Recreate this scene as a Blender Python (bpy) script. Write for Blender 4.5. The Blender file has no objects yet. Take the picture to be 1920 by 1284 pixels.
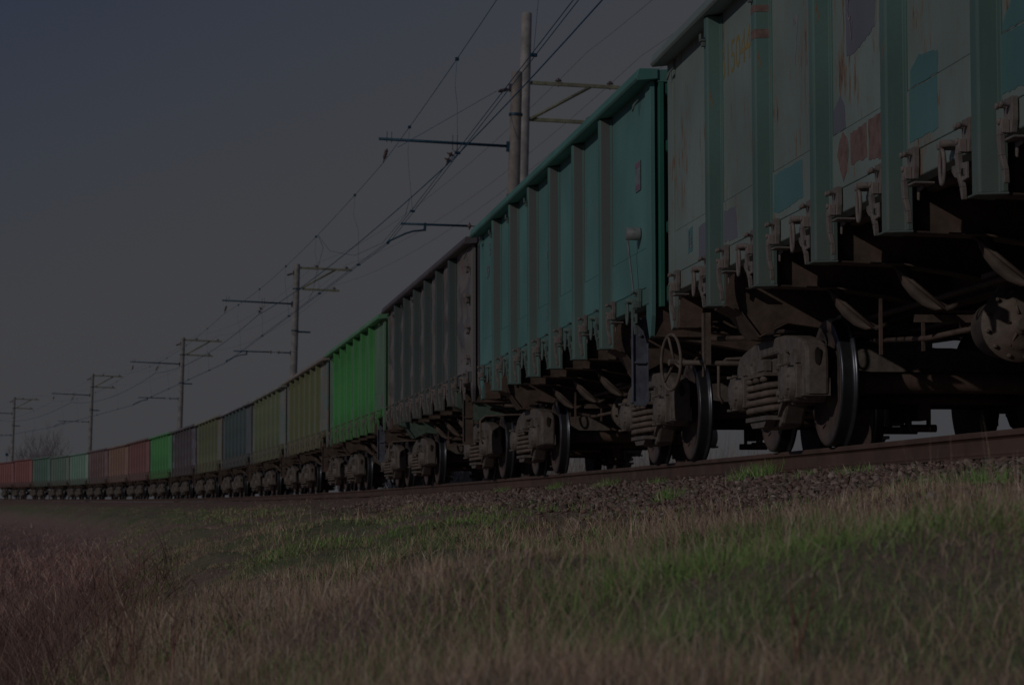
import bpy, bmesh, math, random
import numpy as np
from mathutils import Matrix, Vector
random.seed(7)
rng = np.random.default_rng(11)
SC = bpy.context.scene
COL = SC.collection
PI = math.pi
R = math.radians

# ------------------------------------------------------------------ track geometry
KAP = 0.000865            # curvature of the line, bending to the left
RAD = 1.0 / KAP
CANT = 0.030623
GRADE = 0.00019
S1 = 14.863               # arc position of the nearest wagon's centre
PITCH = 13.92             # wagon length over couplers
CAMX, CAMZ = -5.328, -0.628

def track(s, t=0.0):
    """point at arc length s, lateral t towards the camera side"""
    a = s * KAP
    r = RAD - t
    return (-RAD + r * math.cos(a), r * math.sin(a))
def su(x, y):
    d = np.sqrt((x + RAD) ** 2 + y * y)
    return RAD * np.arctan2(y, x + RAD), RAD - d
def frame(s, cant=CANT):
    a = s * KAP
    hd = Vector((-math.sin(a), math.cos(a), 0)); rt = Vector((math.cos(a), math.sin(a), 0)); up = Vector((0, 0, 1))
    X = rt * math.cos(cant) + up * math.sin(cant)
    Z = -rt * math.sin(cant) + up * math.cos(cant)
    x, y = track(s)
    M = Matrix.Identity(4)
    for i in range(3):
        M[i][0] = X[i]; M[i][1] = hd[i]; M[i][2] = Z[i]
    M[0][3] = x; M[1][3] = y; M[2][3] = GRADE * s
    return M

# ------------------------------------------------------------------ object helpers
def tag(o, label=None, cat=None, group=None, kind=None):
    if label: o['label'] = label
    if cat: o['category'] = cat
    if group: o['group'] = group
    if kind: o['kind'] = kind
    return o
def empty(name, M, label, cat, group=None):
    o = bpy.data.objects.new(name, None); COL.objects.link(o)
    o.matrix_world = M; o.empty_display_size = 0.3
    return tag(o, label, cat, group)
def put(name, mesh, mats, parent=None):
    o = bpy.data.objects.new(name, mesh); COL.objects.link(o)
    if parent is not None: o.parent = parent
    while len(mesh.materials) < len(mats): mesh.materials.append(None)
    for i, m in enumerate(mats):
        o.material_slots[i].link = 'OBJECT'; o.material_slots[i].material = m
    return o

class MB:
    def __init__(s): s.v = []; s.f = []; s.m = []; s.mat = 0; s.sm = []; s.smooth = False; s.T = None
    def add(s, vs, fs):
        n = len(s.v)
        if s.T is not None: vs = [tuple(s.T @ Vector(v)) for v in vs]
        s.v += [tuple(v) for v in vs]
        for f in fs:
            s.f.append(tuple(i + n for i in f)); s.m.append(s.mat); s.sm.append(s.smooth)
    def box(s, x0, x1, y0, y1, z0, z1):
        s.add([(x, y, z) for x in (x0, x1) for y in (y0, y1) for z in (z0, z1)],
              [(0, 1, 3, 2), (4, 6, 7, 5), (0, 4, 5, 1), (2, 3, 7, 6), (0, 2, 6, 4), (1, 5, 7, 3)])
    def prism(s, poly, lo, hi, axis='y'):
        n = len(poly)
        def P(p, h):
            a, b = p
            return (a, h, b) if axis == 'y' else ((h, a, b) if axis == 'x' else (a, b, h))
        s.add([P(p, lo) for p in poly] + [P(p, hi) for p in poly],
              [tuple(range(n))[::-1], tuple(range(n, 2 * n))] + [(i, (i + 1) % n, (i + 1) % n + n, i + n) for i in range(n)])
    def tube(s, pts, r, n=6, cap=True, r2=None):
        pts = [Vector(p) for p in pts]; k = len(pts); vs = []; prev = None
        for i, p in enumerate(pts):
            d = (pts[min(i + 1, k - 1)] - pts[max(i - 1, 0)])
            if d.length < 1e-9: d = Vector((0, 0, 1))
            d.normalize()
            if prev is None:
                a = d.cross(Vector((0, 0, 1)) if abs(d.z) < 0.9 else Vector((1, 0, 0))).normalized()
            else:
                a = (prev - d * prev.dot(d)).normalized()
            prev = a; b = d.cross(a)
            rr = r if r2 is None else r + (r2 - r) * i / max(1, k - 1)
            for j in range(n):
                t = 2 * PI * j / n
                vs.append(p + (a * math.cos(t) + b * math.sin(t)) * rr)
        fs = [(i * n + j, i * n + (j + 1) % n, (i + 1) * n + (j + 1) % n, (i + 1) * n + j) for i in range(k - 1) for j in range(n)]
        if cap: fs += [tuple(range(n))[::-1], tuple(range((k - 1) * n, k * n))]
        sm = s.smooth; s.smooth = True; s.add(vs, fs); s.smooth = sm
    def lathe(s, prof, c=(0, 0, 0), axis='x', n=24, smooth=True):
        """prof: (along axis, radius) pairs"""
        vs = []
        for a, r in prof:
            for j in range(n):
                t = 2 * PI * j / n; u, w = r * math.cos(t), r * math.sin(t)
                q = (a, u, w) if axis == 'x' else ((u, a, w) if axis == 'y' else (u, w, a))
                vs.append((q[0] + c[0], q[1] + c[1], q[2] + c[2]))
        k = len(prof)
        fs = [(i * n + j, i * n + (j + 1) % n, (i + 1) * n + (j + 1) % n, (i + 1) * n + j) for i in range(k - 1) for j in range(n)]
        sm = s.smooth; s.smooth = smooth; s.add(vs, fs); s.smooth = False
        s.add([vs[j] for j in range(n)], [tuple(range(n))[::-1]]); s.add(vs[-n:], [tuple(range(n))]); s.smooth = sm
    def extend(s, o, T=None, mat=None):
        n = len(s.v)
        s.v += [tuple(T @ Vector(v)) for v in o.v] if T is not None else o.v
        s.f += [tuple(i + n for i in f) for f in o.f]
        s.m += [mat if mat is not None else q for q in o.m]; s.sm += o.sm
    def mesh(s, name, bevel=0.0, seg=1):
        me = bpy.data.meshes.new(name); me.from_pydata(s.v, [], s.f)
        for _ in range(max(s.m) + 1 if s.m else 1): me.materials.append(None)
        me.polygons.foreach_set('material_index', s.m)
        me.polygons.foreach_set('use_smooth', s.sm)
        bm = bmesh.new(); bm.from_mesh(me)
        bmesh.ops.recalc_face_normals(bm, faces=bm.faces)
        if bevel:
            ed = [e for e in bm.edges if len(e.link_faces) == 2 and e.calc_face_angle(0) > 0.6]
            bmesh.ops.bevel(bm, geom=ed, offset=bevel, segments=seg, affect='EDGES', clamp_overlap=True)
        bm.to_mesh(me); bm.free(); me.update()
        return me

# ------------------------------------------------------------------ materials
def s2l(c):
    c /= 255.0
    return c / 12.92 if c <= 0.04045 else ((c + 0.055) / 1.055) ** 2.4
KWALL = 0.118
def C(r, g, b, k=KWALL):
    return (min(.85, s2l(r) / k), min(.85, s2l(g) / k), min(.85, s2l(b) / k), 1)
class NT:
    def __init__(s, name):
        s.m = bpy.data.materials.new(name); s.m.use_nodes = True
        s.t = s.m.node_tree; s.b = s.t.nodes['Principled BSDF']; s.b.inputs['Roughness'].default_value = .7
    def n(s, ty, **kw):
        q = s.t.nodes.new(ty)
        for k, v in kw.items():
            if k in q.inputs: q.inputs[k].default_value = v
            else: setattr(q, k, v)
        return q
    def l(s, a, b): s.t.links.new(a, b)
    def mapped(s, sc=(1, 1, 1)):
        tc = s.n('ShaderNodeTexCoord'); mp = s.n('ShaderNodeMapping'); mp.inputs['Scale'].default_value = sc
        oi = s.n('ShaderNodeObjectInfo')
        s.l(tc.outputs['Object'], mp.inputs['Vector'])
        return mp.outputs['Vector']
    def noise(s, vec, scale, detail=6, rough=.6, w=None):
        q = s.n('ShaderNodeTexNoise', noise_dimensions='4D'); q.inputs['Scale'].default_value = scale
        q.inputs['Detail'].default_value = detail; q.inputs['Roughness'].default_value = rough
        if vec is not None: s.l(vec, q.inputs['Vector'])
        q.inputs['W'].default_value = w if w is not None else random.random() * 50
        return q.outputs['Fac']
    def ramp(s, f, a, b, va=0., vb=1.):
        q = s.n('ShaderNodeMapRange'); q.inputs['From Min'].default_value = a; q.inputs['From Max'].default_value = b
        q.inputs['To Min'].default_value = va; q.inputs['To Max'].default_value = vb
        s.l(f, q.inputs['Value']); return q.outputs['Result']
    def mul(s, a, b, op='MULTIPLY'):
        q = s.n('ShaderNodeMath', operation=op)
        for i, x in enumerate((a, b)):
            if isinstance(x, (int, float)): q.inputs[i].default_value = x
            else: s.l(x, q.inputs[i])
        return q.outputs[0]
    def mix(s, f, a, b, bl='MIX'):
        q = s.n('ShaderNodeMix', data_type='RGBA', blend_type=bl)
        for i, x in ((0, f), (6, a), (7, b)):
            if isinstance(x, (tuple, list)): q.inputs[i].default_value = x
            elif isinstance(x, (int, float)): q.inputs[i].default_value = x
            else: s.l(x, q.inputs[i])
        return q.outputs[2]
    def bump(s, h, st=.3, d=.01):
        q = s.n('ShaderNodeBump'); q.inputs['Strength'].default_value = st; q.inputs['Distance'].default_value = d
        s.l(h, q.inputs['Height']); s.l(q.outputs[0], s.b.inputs['Normal'])

RUST = C(57, 41, 30); RUSTD = C(34, 26, 26); DUST = C(46, 46, 45)
def paint(name, col, rust=.3, dirt=.4, lowdirt=.5, dusty_end=0., patch=None, patch_amt=0., rough=.6):
    """weathered wagon paint: faded blotches, vertical rust runs, grime near the bottom"""
    N = NT(name); random.seed(sum(ord(c) * (k + 1) for k, c in enumerate(name)))
    v = N.mapped(); vs = N.mapped((6, 6, .7)); w = random.random() * 40
    big = N.noise(v, .9, 3, .5, w)
    fade = tuple(min(1, c * 1.22 + .02) for c in col[:3]) + (1,); dark = tuple(c * .72 for c in col[:3]) + (1,)
    c = N.mix(N.ramp(big, .35, .65), dark, fade)
    c = N.mix(.55, col, c)
    run = N.noise(vs, 2.6, 5, .65, w + 3)
    c = N.mix(N.ramp(run, .45, .8, 0, .5 * dirt), c, DUST)
    if patch is not None:
        pv = N.mapped((.2, 1.0, 1.6)); pn = N.noise(pv, 1.7, 2, .4, w + 9)
        c = N.mix(N.ramp(pn, .55 - .12 * patch_amt, .58 - .12 * patch_amt, 0, .8), c, patch)
    # rust streaks
    spots = N.noise(N.mapped((9, 9, 1.6)), 2.2, 8, .72, w + 5); area = N.noise(v, 1.6, 2, .5, w + 6)
    t = N.mul(spots, N.ramp(area, .3, .7, .72, 1.12))
    th = .66 - .19 * rust
    c = N.mix(N.ramp(t, th - .03, th + .03, 0, .35), c, C(52, 48, 42))
    c = N.mix(N.ramp(t, th, th + .04, 0, .85), c, RUST)
    c = N.mix(N.ramp(t, th + .06, th + .1), c, RUSTD)
    fine = N.noise(v, 40, 3, .6, w + 7)
    c = N.mix(N.ramp(fine, .3, .7, 0, .22), c, dark)
    # grime climbing from the bottom of the body
    sx = N.n('ShaderNodeSeparateXYZ'); tc = N.n('ShaderNodeTexCoord'); N.l(tc.outputs['Object'], sx.inputs[0])
    zz = N.mul(sx.outputs['Z'], N.mul(run, .5), 'ADD')
    c = N.mix(N.ramp(zz, 1.95, 1.3, 0, lowdirt * .8), c, C(44, 38, 36))
    if dusty_end > 0:
        nx = N.n('ShaderNodeSeparateXYZ'); N.l(tc.outputs['Normal'], nx.inputs[0])
        c = N.mix(N.mul(N.ramp(nx.outputs['Y'], -.55, -.9, 0, dusty_end), N.ramp(sx.outputs['Z'], 1.15, 2.3, .35, 1.)), c, C(35, 35, 35, .096))
    N.l(c, N.b.inputs['Base Color']); N.b.inputs['Roughness'].default_value = rough
    N.b.inputs['Specular IOR Level'].default_value = .25
    h = N.mul(N.ramp(t, th, th + .06, 0, .5), N.mul(fine, .4), 'ADD')
    N.bump(h, .35, .004)
    return N.m
def grimy(name, col, rust=.5, spec=.3, rough=.65, metal=0., speck=.3, bump=.5, sc=9):
    N = NT(name); v = N.mapped(); w = random.random() * 40
    a = N.noise(v, sc, 6, .65, w); b = N.noise(v, sc * .25, 3, .5, w + 2); f = N.noise(v, sc * 7, 2, .5, w + 4)
    dark = tuple(x * .55 for x in col[:3]) + (1,); lite = tuple(min(1, x * 1.3) for x in col[:3]) + (1,)
    c = N.mix(N.ramp(a, .3, .7), dark, lite)
    c = N.mix(N.ramp(b, .45, .7, 0, rust), c, C(44, 32, 27))
    c = N.mix(N.ramp(f, .68, .74, 0, speck), c, C(74, 70, 64))
    N.l(c, N.b.inputs['Base Color']); N.b.inputs['Roughness'].default_value = rough
    N.b.inputs['Metallic'].default_value = metal; N.b.inputs['Specular IOR Level'].default_value = spec
    N.bump(N.mul(a, N.mul(f, .3), 'ADD'), bump, .006)
    return N.m
M_UNDER = grimy('underframe_grime', C(36, 30, 27), .55, speck=.35)
M_STOP = grimy('stop_grime', C(31, 27, 25), .5, speck=.1)
M_BOGIE = grimy('bogie_cast_steel', C(44, 41, 39), .3, speck=.5, sc=12)
M_BOX = grimy('dusty_iron', C(44, 39, 36), .4)
M_WHEEL = grimy('wheel_disc', C(34, 30, 30), .35, speck=.1)
M_BLACK = grimy('near_black', C(9, 9, 9), .1, speck=0)
M_HATCH = grimy('latch_iron', C(50, 47, 46), .3, sc=15)
def simple(name, col, rough=.6, metal=0., spec=.3):
    N = NT(name); v = N.mapped(); a = N.noise(v, 14, 4)
    c = N.mix(N.ramp(a, .3, .7), tuple(x * .75 for x in col[:3]) + (1,), tuple(min(1, x * 1.2) for x in col[:3]) + (1,))
    N.l(c, N.b.inputs['Base Color']); N.b.inputs['Roughness'].default_value = rough
    N.b.inputs['Metallic'].default_value = metal; N.b.inputs['Specular IOR Level'].default_value = spec
    return N.m
M_TREAD = simple('polished_tread', (.17, .18, .21, 1), .34, .85)
M_DTREAD = simple('worn_tread', (.035, .035, .04, 1), .5, .3)
M_RAILSIDE = grimy('rusty_rail', C(33, 25.5, 22.5, .1), .6, speck=.03, sc=3, bump=.2)
M_RAILTOP = simple('rail_head', (.34, .30, .29, 1), .4, .6)
M_CONC = grimy('weathered_concrete', C(54, 52, 51, .085), .0, speck=.1, sc=3, bump=.3)
M_CONC3 = grimy('grey_concrete', C(47, 45, 44, .085), .0, speck=.1, sc=3, bump=.3)
M_CONC2 = grimy('brown_concrete', C(46, 43, 41, .085), .1, speck=.1, sc=3, bump=.3)
M_WIRE = simple('overhead_wire', (.03, .15, .30, 1), .5, .3)
M_STEEL = simple('dark_steel', (.03, .085, .14, 1), .5, .2)
M_ARM = grimy('bracket_timber', C(44, 44, 36, .085), .2, speck=0, sc=4)
M_INS = simple('glazed_insulator', (.12, .07, .06, 1), .25, 0, .6)
M_GREYBOX = simple('grey_enamel', C(48, 50, 50), .5)
M_BLUEBAR = grimy('blue_grey_bar', C(38, 40, 46), .3)
M_YEL = paint('faded_yellow', C(66, 58, 34), rust=.3, dirt=.6, lowdirt=0)
M_WHT = simple('chalk_white', C(62, 56, 56), .7)
M_PNK = simple('faded_pink', C(56, 55, 58), .8)
M_RED = simple('sign_red', C(52, 40, 47), .6)
M_PLATE = simple('faded_plate', C(49, 53, 55), .7)
M_TEALP = paint('fresh_teal_patch', C(33, 51, 52), rust=.25, dirt=.3, lowdirt=.1)
M_DKP = paint('dark_grey_patch', C(45, 46, 52), rust=.35, dirt=.3, lowdirt=.1)
M_RUSTP = grimy('rust_patch', C(50, 40, 38), .25, speck=.25, sc=10)
M_BROWNBAG = simple('pale_patch', C(58, 52, 48), .8)

# ------------------------------------------------------------------ wagon meshes (wagon frame: -x camera side, +y far, z above rail)
HW, PF, HL, ZT = 1.48, 1.60, 6.50, 3.52
POST = [4.355, 2.625, .895, -.835, -2.565, -4.295]
EDGES = [HL] + POST + [-HL]
def side_wall(sgn, bulge=0.0, seed=0):
    b = MB(); rr = random.Random(seed)
    X = lambda t: sgn * t
    def bx(t0, t1, *a): b.box(min(X(t0), X(t1)), max(X(t0), X(t1)), *a)
    b.mat = 1
    bx(HW - .05, HW - .03, -HL + .03, HL - .03, 1.40, 3.44)      # dark inner sheet
    b.mat = 0
    for i in range(7):
        y1 = EDGES[i] - (.085 if i else .0); y0 = EDGES[i + 1] + (.085 if i < 6 else .0)
        g = .012
        if bulge <= 0:
            bx(HW - .028, HW, y0 + g, y1 - g, 1.93, 3.43)
            lo = [(y0 + g, 1.925), (y0 + g, 1.66), (y0 + g + .02, 1.60), (y0 + g + .07, 1.565), (y1 - g - .05, 1.565), (y1 - g - .01, 1.60), (y1 - g, 1.66), (y1 - g, 1.925)]
            b.prism(lo, X(HW - .028), X(HW + .007), 'x')
        else:
            ny, nz = 12, 36; n0 = len(b.v); vs = []; ph = rr.random() * 6
            for a in range(ny + 1):
                for c in range(nz + 1):
                    yy = y0 + g + (y1 - y0 - 2 * g) * a / ny; z = 1.565 + (3.43 - 1.565) * c / nz
                    e = math.sin(PI * a / ny) ** .6; q = 0.5 + .5 * math.sin(z * 9.5 + ph + .6 * math.sin(3 * yy + ph))
                    vs.append((X(HW - .01 + bulge * e * (q ** 1.5) + .012 * e * rr.random()), yy, z))
            b.smooth = True
            b.add(vs, [(a * (nz + 1) + c, (a + 1) * (nz + 1) + c, (a + 1) * (nz + 1) + c + 1, a * (nz + 1) + c + 1) for a in range(ny) for c in range(nz)])
            b.smooth = False
    # corner strips with pointed lower end
    for s_ in (-1, 1):
        ya, yb = sorted((s_ * (HL - .22), s_ * (HL + .03)))
        tip = s_ * (HL - .08)
        b.prism([(ya, 3.43), (ya, 1.28), (ya * .5 + tip * .5, 1.10), (tip, 1.08), (yb, 1.28), (yb, 3.43)], X(HW - .02), X(HW + .022), 'x')
    return b
def sill(sgn):
    b = MB(); X = lambda t: sgn * t
    for i in range(7):
        y1 = EDGES[i] - .08; y0 = EDGES[i + 1] + .08
        b.prism([(X(HW - .03), 1.555), (X(HW + .03), 1.548), (X(HW + .03), 1.40), (X(HW - .03), 1.375)], y0, y1, 'y')
    return b.mesh('side_sill', .004)
def top_rail():
    b = MB()
    for s_ in (-1, 1):
        b.prism([(s_ * 1.44, 3.425), (s_ * 1.625, 3.405), (s_ * 1.645, 3.43), (s_ * 1.615, ZT), (s_ * 1.44, ZT)], -HL - .10, HL + .10, 'y')
        b.box(-1.44, 1.44, min(s_ * (HL - .06), s_ * (HL + .08)), max(s_ * (HL - .06), s_ * (HL + .08)), 3.40, ZT - .003)
    return b.mesh('top_rail', .006)
def post(sgn):
    b = MB()
    pr = [(HW - .02, -.115), (HW + .012, -.115), (HW + .016, -.075), (PF - .01, -.062), (PF, -.05), (PF, .05), (PF - .01, .062), (HW + .016, .075), (HW + .012, .115), (HW - .02, .115)]
    b.prism([(sgn * x, y) for x, y in pr], 1.128, 3.402, 'z')
    b.prism([(sgn * (HW - .02), -.13), (sgn * (PF + .018), -.075), (sgn * (PF + .018), .075), (sgn * (HW - .02), .13)], 1.115, 1.127, 'z')
    return b.mesh('post', .004)
def end_wall():
    b = MB()
    b.box(-1.445, 1.445, .10, .118, 1.40, 3.40)          # recessed plate, ribs grow towards -y
    for z, h in ((3.28, .12), (2.76, .12), (2.02, .12), (1.40, .16)):
        b.prism([(-.085, z), (-.10, z + .02), (-.10, z + h - .02), (-.085, z + h), (.099, z + h + .02), (.099, z - .02)], -1.37, 1.37, 'x')
    for x in (-1.43, 1.385): b.box(x, x + .045, -.115, .099, 1.36, 3.40)
    for x in (-.46, .38): b.box(x, x + .08, -.075, .099, 1.36, 3.40)
    return b.mesh('end_wall', .004)
def latch_hook(plate=False):
    b = MB()                                           # local origin on the sill face, -x outwards
    b.prism([(-.07, .09), (.06, .09), (.06, -.05), (.02, -.09), (-.05, -.09), (-.07, -.03)], -.035, -.002, 'x')
    for y, z in ((.03, .05), (-.035, .05), (0, -.03)):
        b.lathe([(-.088, .010), (-.088, .018), (-.07, .018), (-.07, .011), (-.036, .011)], (0, y, z), 'x', 6)
    b.prism([(-.03, -.02), (.03, -.02), (.035, -.09), (-.035, -.09)], -.075, -.036, 'x')
    path = [(-.062, -.02), (-.074, -.10), (-.068, -.20), (-.052, -.27), (-.046, -.335)]
    for (xa, za), (xb, zb), w0, w1 in zip(path, path[1:], (.026, .026, .024, .020), (.026, .024, .020, .010)):
        b.add([(xa - .012, -w0, za), (xa - .012, w0, za), (xa + .016, w0, za), (xa + .016, -w0, za),
               (xb - .012, -w1, zb), (xb - .012, w1, zb), (xb + .016, w1, zb), (xb + .016, -w1, zb)],
              [(0, 1, 2, 3), (4, 7, 6, 5), (0, 4, 5, 1), (1, 5, 6, 2), (2, 6, 7, 3), (3, 7, 4, 0)])
    if plate:
        b.prism([(.16, -.14), (-.10, -.15), (-.10, -.235), (.02, -.245), (.06, -.215), (.11, -.205), (.16, -.17)], -.062, -.046, 'x')
        b.mat = 1; b.box(-.068, -.0625, -.075, .0, -.215, -.175); b.mat = 0  # solid black block, the shade of the plate's slot put into its colour
    else:
        b.prism([(.0, -.12), (-.11, -.125), (-.115, -.15), (-.03, -.16), (-.02, -.21), (0, -.2)], .0, .012, 'x')
        b.box(-.06, .06, -.16, -.0, -.13, -.118)
    return b.mesh('latch_hook', .004)
def pull_ring():
    b = MB(); pts = []
    for k in range(25):
        a = 2 * PI * k / 24; pts.append((-.07, .040 * math.cos(a), -.07 + .092 * math.sin(a)))
    b.tube(pts, .012, 6, cap=False)
    b.lathe([(-.085, .012), (-.085, .02), (-.0, .02)], (0, -.02, .055), 'x', 8)
    b.lathe([(-.085, .012), (-.085, .02), (-.0, .02)], (0, .03, .045), 'x', 8)
    return b.mesh('pull_ring')
def floor():
    b = MB()
    b.box(-1.42, 1.42, -HL + .03, HL - .03, 1.385, 1.43)
    for i in range(7):
        y1 = EDGES[i] - .12; y0 = EDGES[i + 1] + .12
        for s_ in (-1, 1):
            for k in range(5):
                x = s_ * (.35 + k * .25); b.box(x - .03, x + .03, y0, y1, 1.35, 1.384)
    return b.mesh('floor')
def underframe():
    b = MB()
    for s_ in (-1, 1):                                   # centre sill, two Z beams under a cover
        b.box(min(s_ * .17, s_ * .19), max(s_ * .17, s_ * .19), -6.35, 6.35, .99, 1.34)
        b.box(min(s_ * .12, s_ * .27), max(s_ * .12, s_ * .27), -6.35, 6.35, .975, .989)
        yy = sorted((s_ * 6.28, s_ * 6.47))
        b.prism([(-1.46, 1.384), (-1.46, 1.10), (-.9, 1.02), (-.3, .92), (.3, .92), (.9, 1.02), (1.46, 1.10), (1.46, 1.384)], yy[0], yy[1], 'y')
        b.box(-1.47, 1.47, yy[0] - .04, yy[1] + .0, 1.09, 1.10)
        # diagonal braces of the end platform
        b.tube([(-1.2, s_ * 6.3, 1.0), (-.35, s_ * 4.7, .93)], .025, 6); b.tube([(1.2, s_ * 6.3, 1.0), (.35, s_ * 4.7, .93)], .025, 6)
    b.box(-.19, .19, -6.35, 6.35, 1.335, 1.35)
    return b.mesh('underframe', .004)
def cross_beam():
    b = MB()
    P = [(-1.50, 1.383), (-1.50, 1.13), (-1.02, 1.115), (-.65, 1.06), (-.20, .96), (.20, .96), (.65, 1.06), (1.02, 1.115), (1.50, 1.13), (1.50, 1.383)]
    b.prism(P, -.012, .012, 'y')
    for (xa, za), (xb, zb) in zip(P[1:], P[2:-1]):
        b.add([(xa, -.09, za), (xa, .09, za), (xb, .09, zb), (xb, -.09, zb), (xa, -.09, za - .012), (xa, .09, za - .012), (xb, .09, zb - .012), (xb, -.09, zb - .012)],
              [(0, 1, 2, 3), (4, 7, 6, 5), (0, 4, 5, 1), (1, 5, 6, 2), (2, 6, 7, 3), (3, 7, 4, 0)])
    return b.mesh('cross_beam', .003)
def hatch_stop(sgn):
    """curved stop hanging from the cross beam that catches the open floor hatch"""
    b = MB()
    c = [(1.03, 1.13, .058), (.985, 1.01, .058), (.935, .93, .056), (.87, .865, .055), (.80, .825, .055), (.745, .825, .052)]
    vs = []
    for k, (t, z, w) in enumerate(c):
        a = math.radians(42 + 6 * k)
        dx, dz = math.sin(a) * w, math.cos(a) * w * .8
        curl = -.015 - .016 * k ** 1.5
        vs += [(sgn * (t + dx * .7), curl, z - dz), (sgn * t, curl - .03, z), (sgn * (t - dx), curl, z + dz)]
    n = len(vs); vs2 = [(x, y + .016, z) for x, y, z in vs]
    fs = []
    for k in range(len(c) - 1):
        for j in range(2):
            a = k * 3 + j; fs += [(a, a + 1, a + 4, a + 3), (n + a, n + a + 3, n + a + 4, n + a + 1)]
        for j in (0, 2): a = k * 3 + j; fs += [(a, a + 3, n + a + 3, n + a)]
    for k in (0, len(c) - 1):
        for j in range(2): a = k * 3 + j; fs.append((a, a + 1, n + a + 1, n + a))
    b.smooth = True; b.add(vs + vs2, fs); b.smooth = False
    # lip along the lower end
    e = c[-1]
    a0 = Vector(vs[-3]); a1 = Vector(vs[-2]); a2 = Vector(vs[-1])
    b.tube([a0 + Vector((0, -.02, 0)), a1 + Vector((0, -.02, 0)), a2 + Vector((0, -.02, 0))], .018, 6)
    b.tube([Vector((sgn * 1.08, 0, 1.12)), a0], .014, 5)
    return b.mesh('hatch_stop')
def bolster_beam():
    b = MB()
    P = [(-1.50, 1.383), (-1.50, 1.12), (-1.38, 1.06), (-1.24, .875), (-1.02, .985), (-.62, .93), (-.2, .90), (.2, .90), (.62, .93), (1.02, .985), (1.24, .875), (1.38, 1.06), (1.50, 1.12), (1.50, 1.383)]
    b.prism(P, -.20, -.18, 'y'); b.prism(P, .18, .20, 'y')
    for (xa, za), (xb, zb) in zip(P[1:], P[2:-1]):
        b.add([(xa, -.24, za), (xa, .24, za), (xb, .24, zb), (xb, -.24, zb), (xa, -.24, za - .014), (xa, .24, za - .014), (xb, .24, zb - .014), (xb, -.24, zb - .014)],
              [(0, 1, 2, 3), (4, 7, 6, 5), (0, 4, 5, 1), (1, 5, 6, 2), (2, 6, 7, 3), (3, 7, 4, 0)])
    b.lathe([(.80, .16), (.90, .18)], (0, 0, 0), 'z', 20)
    return b.mesh('bolster_beam', .003)
def brake_cylinder():
    b = MB()                                            # axis along y, cover towards -y
    b.lathe([(-.20, .03), (-.20, .055), (-.17, .06), (-.17, .13), (-.15, .165), (-.13, .175), (-.13, .235), (-.10, .235), (-.10, .18), (.28, .18), (.32, .13), (.32, .02)], (0, 0, 0), 'y', 36)
    for k in range(12):
        a = 2 * PI * k / 12 + .2
        b.lathe([(-.15, .006), (-.15, .013), (-.13, .013)], (.206 * math.cos(a), 0, .206 * math.sin(a)), 'y', 6)
    for k in range(5):
        a = 2 * PI * k / 5 + .5
        b.tube([(.065 * math.cos(a), -.176, .065 * math.sin(a)), (.15 * math.cos(a), -.155, .15 * math.sin(a))], .009, 5)
    b.prism([(-.16, .12), (-.09, .33), (.09, .33), (.16, .12)], -.12, -.10, 'y')
    b.box(-.13, .13, -.16, .2, .31, .34)
    b.lathe([(-.235, .03), (-.235, .045), (-.17, .045)], (.0, 0, 0), 'y', 16)
    return b.mesh('brake_cylinder')
def brake_rods():
    b = MB()
    b.tube([(-.62, 3.3, .78), (-.75, 1.2, .66), (-.55, .7, .70)], .020, 6)
    b.tube([(-.30, 3.5, .86), (-.45, .9, .80)], .018, 6)
    b.tube([(-.25, -3.5, .86), (-.25, .2, .72)], .018, 6)
    b.tube([(-.95, 5.9, 1.0), (-.6, 3.8, .95), (-.6, -3.8, .95), (-.9, -5.9, 1.0)], .022, 6)
    b.box(-.9, -.25, 1.0, 1.02, .75, .80); b.box(-.5, -.1, 1.3, 1.34, .70, .78)
    b.box(-.86, -.84, 2.0, 2.03, .60, .99); b.box(-.50, -.48, 2.2, 2.23, .64, .99)
    b.lathe([(-.45, .14), (-.40, .2), (.40, .2), (.45, .14)], (.75, -.9, .76), 'y', 20)
    return b.mesh('brake_rods')
def coupler():
    b = MB()
    b.prism([(-.10, 0), (.10, 0), (.10, .40), (.22, .46), (.22, .55), (.05, .62), (.02, .52), (-.06, .52), (-.20, .60), (-.22, .42), (-.10, .36)], .96, 1.18, 'z')
    b.box(-.24, .24, -.12, -.02, .92, 1.22)
    b.tube([(.35, .02, .95), (.38, .25, .62), (.25, .42, .60), (.12, .5, .75)], .02, 6)
    return b.mesh('coupler', .01)
def step_bar():
    b = MB()                                            # long channel hanging below the corner
    b.box(-.065, .065, -.03, -.022, .52, 1.30); b.box(-.065, -.055, -.021, .03, .52, 1.30); b.box(.055, .065, -.021, .03, .52, 1.30)
    b.box(-.075, -.0655, -.05, .02, .52, 1.29); b.box(.0655, .075, -.05, .02, .52, 1.29)
    b.box(-.055, .055, -.06, -.031, .88, .90)
    b.prism([(-.07, .53), (.07, .53), (.05, .49), (-.05, .49)], -.05, .03, 'y')
    for z in (1.14, 1.24): b.lathe([(-.05, .008), (-.05, .016), (-.03, .016)], (0, 0, z), 'y', 8)
    return b.mesh('step_bar', .002)
def hand_wheel():
    b = MB()                                            # wheel plane y-z, shaft towards +x
    b.tube([(0, .235 * math.cos(a), .235 * math.sin(a)) for a in [2 * PI * k / 32 for k in range(33)]], .014, 7, cap=False)
    for k in range(3):
        a = R(75 + 120 * k); b.tube([(.03, 0, 0), (.0, .235 * math.cos(a), .235 * math.sin(a))], .012, 6)
    b.lathe([(-.02, .03), (.06, .03)], (0, 0, 0), 'x', 10)
    return b.mesh('hand_wheel')
def brake_shaft():
    b = MB(); b.tube([(0, 0, 0), (1.3, 0, -.02)], .022, 8)
    b.box(.26, .275, -.05, .05, -.12, .42); b.box(.26, .32, -.05, -.04, -.02, .42)
    return b.mesh('brake_shaft')
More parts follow.
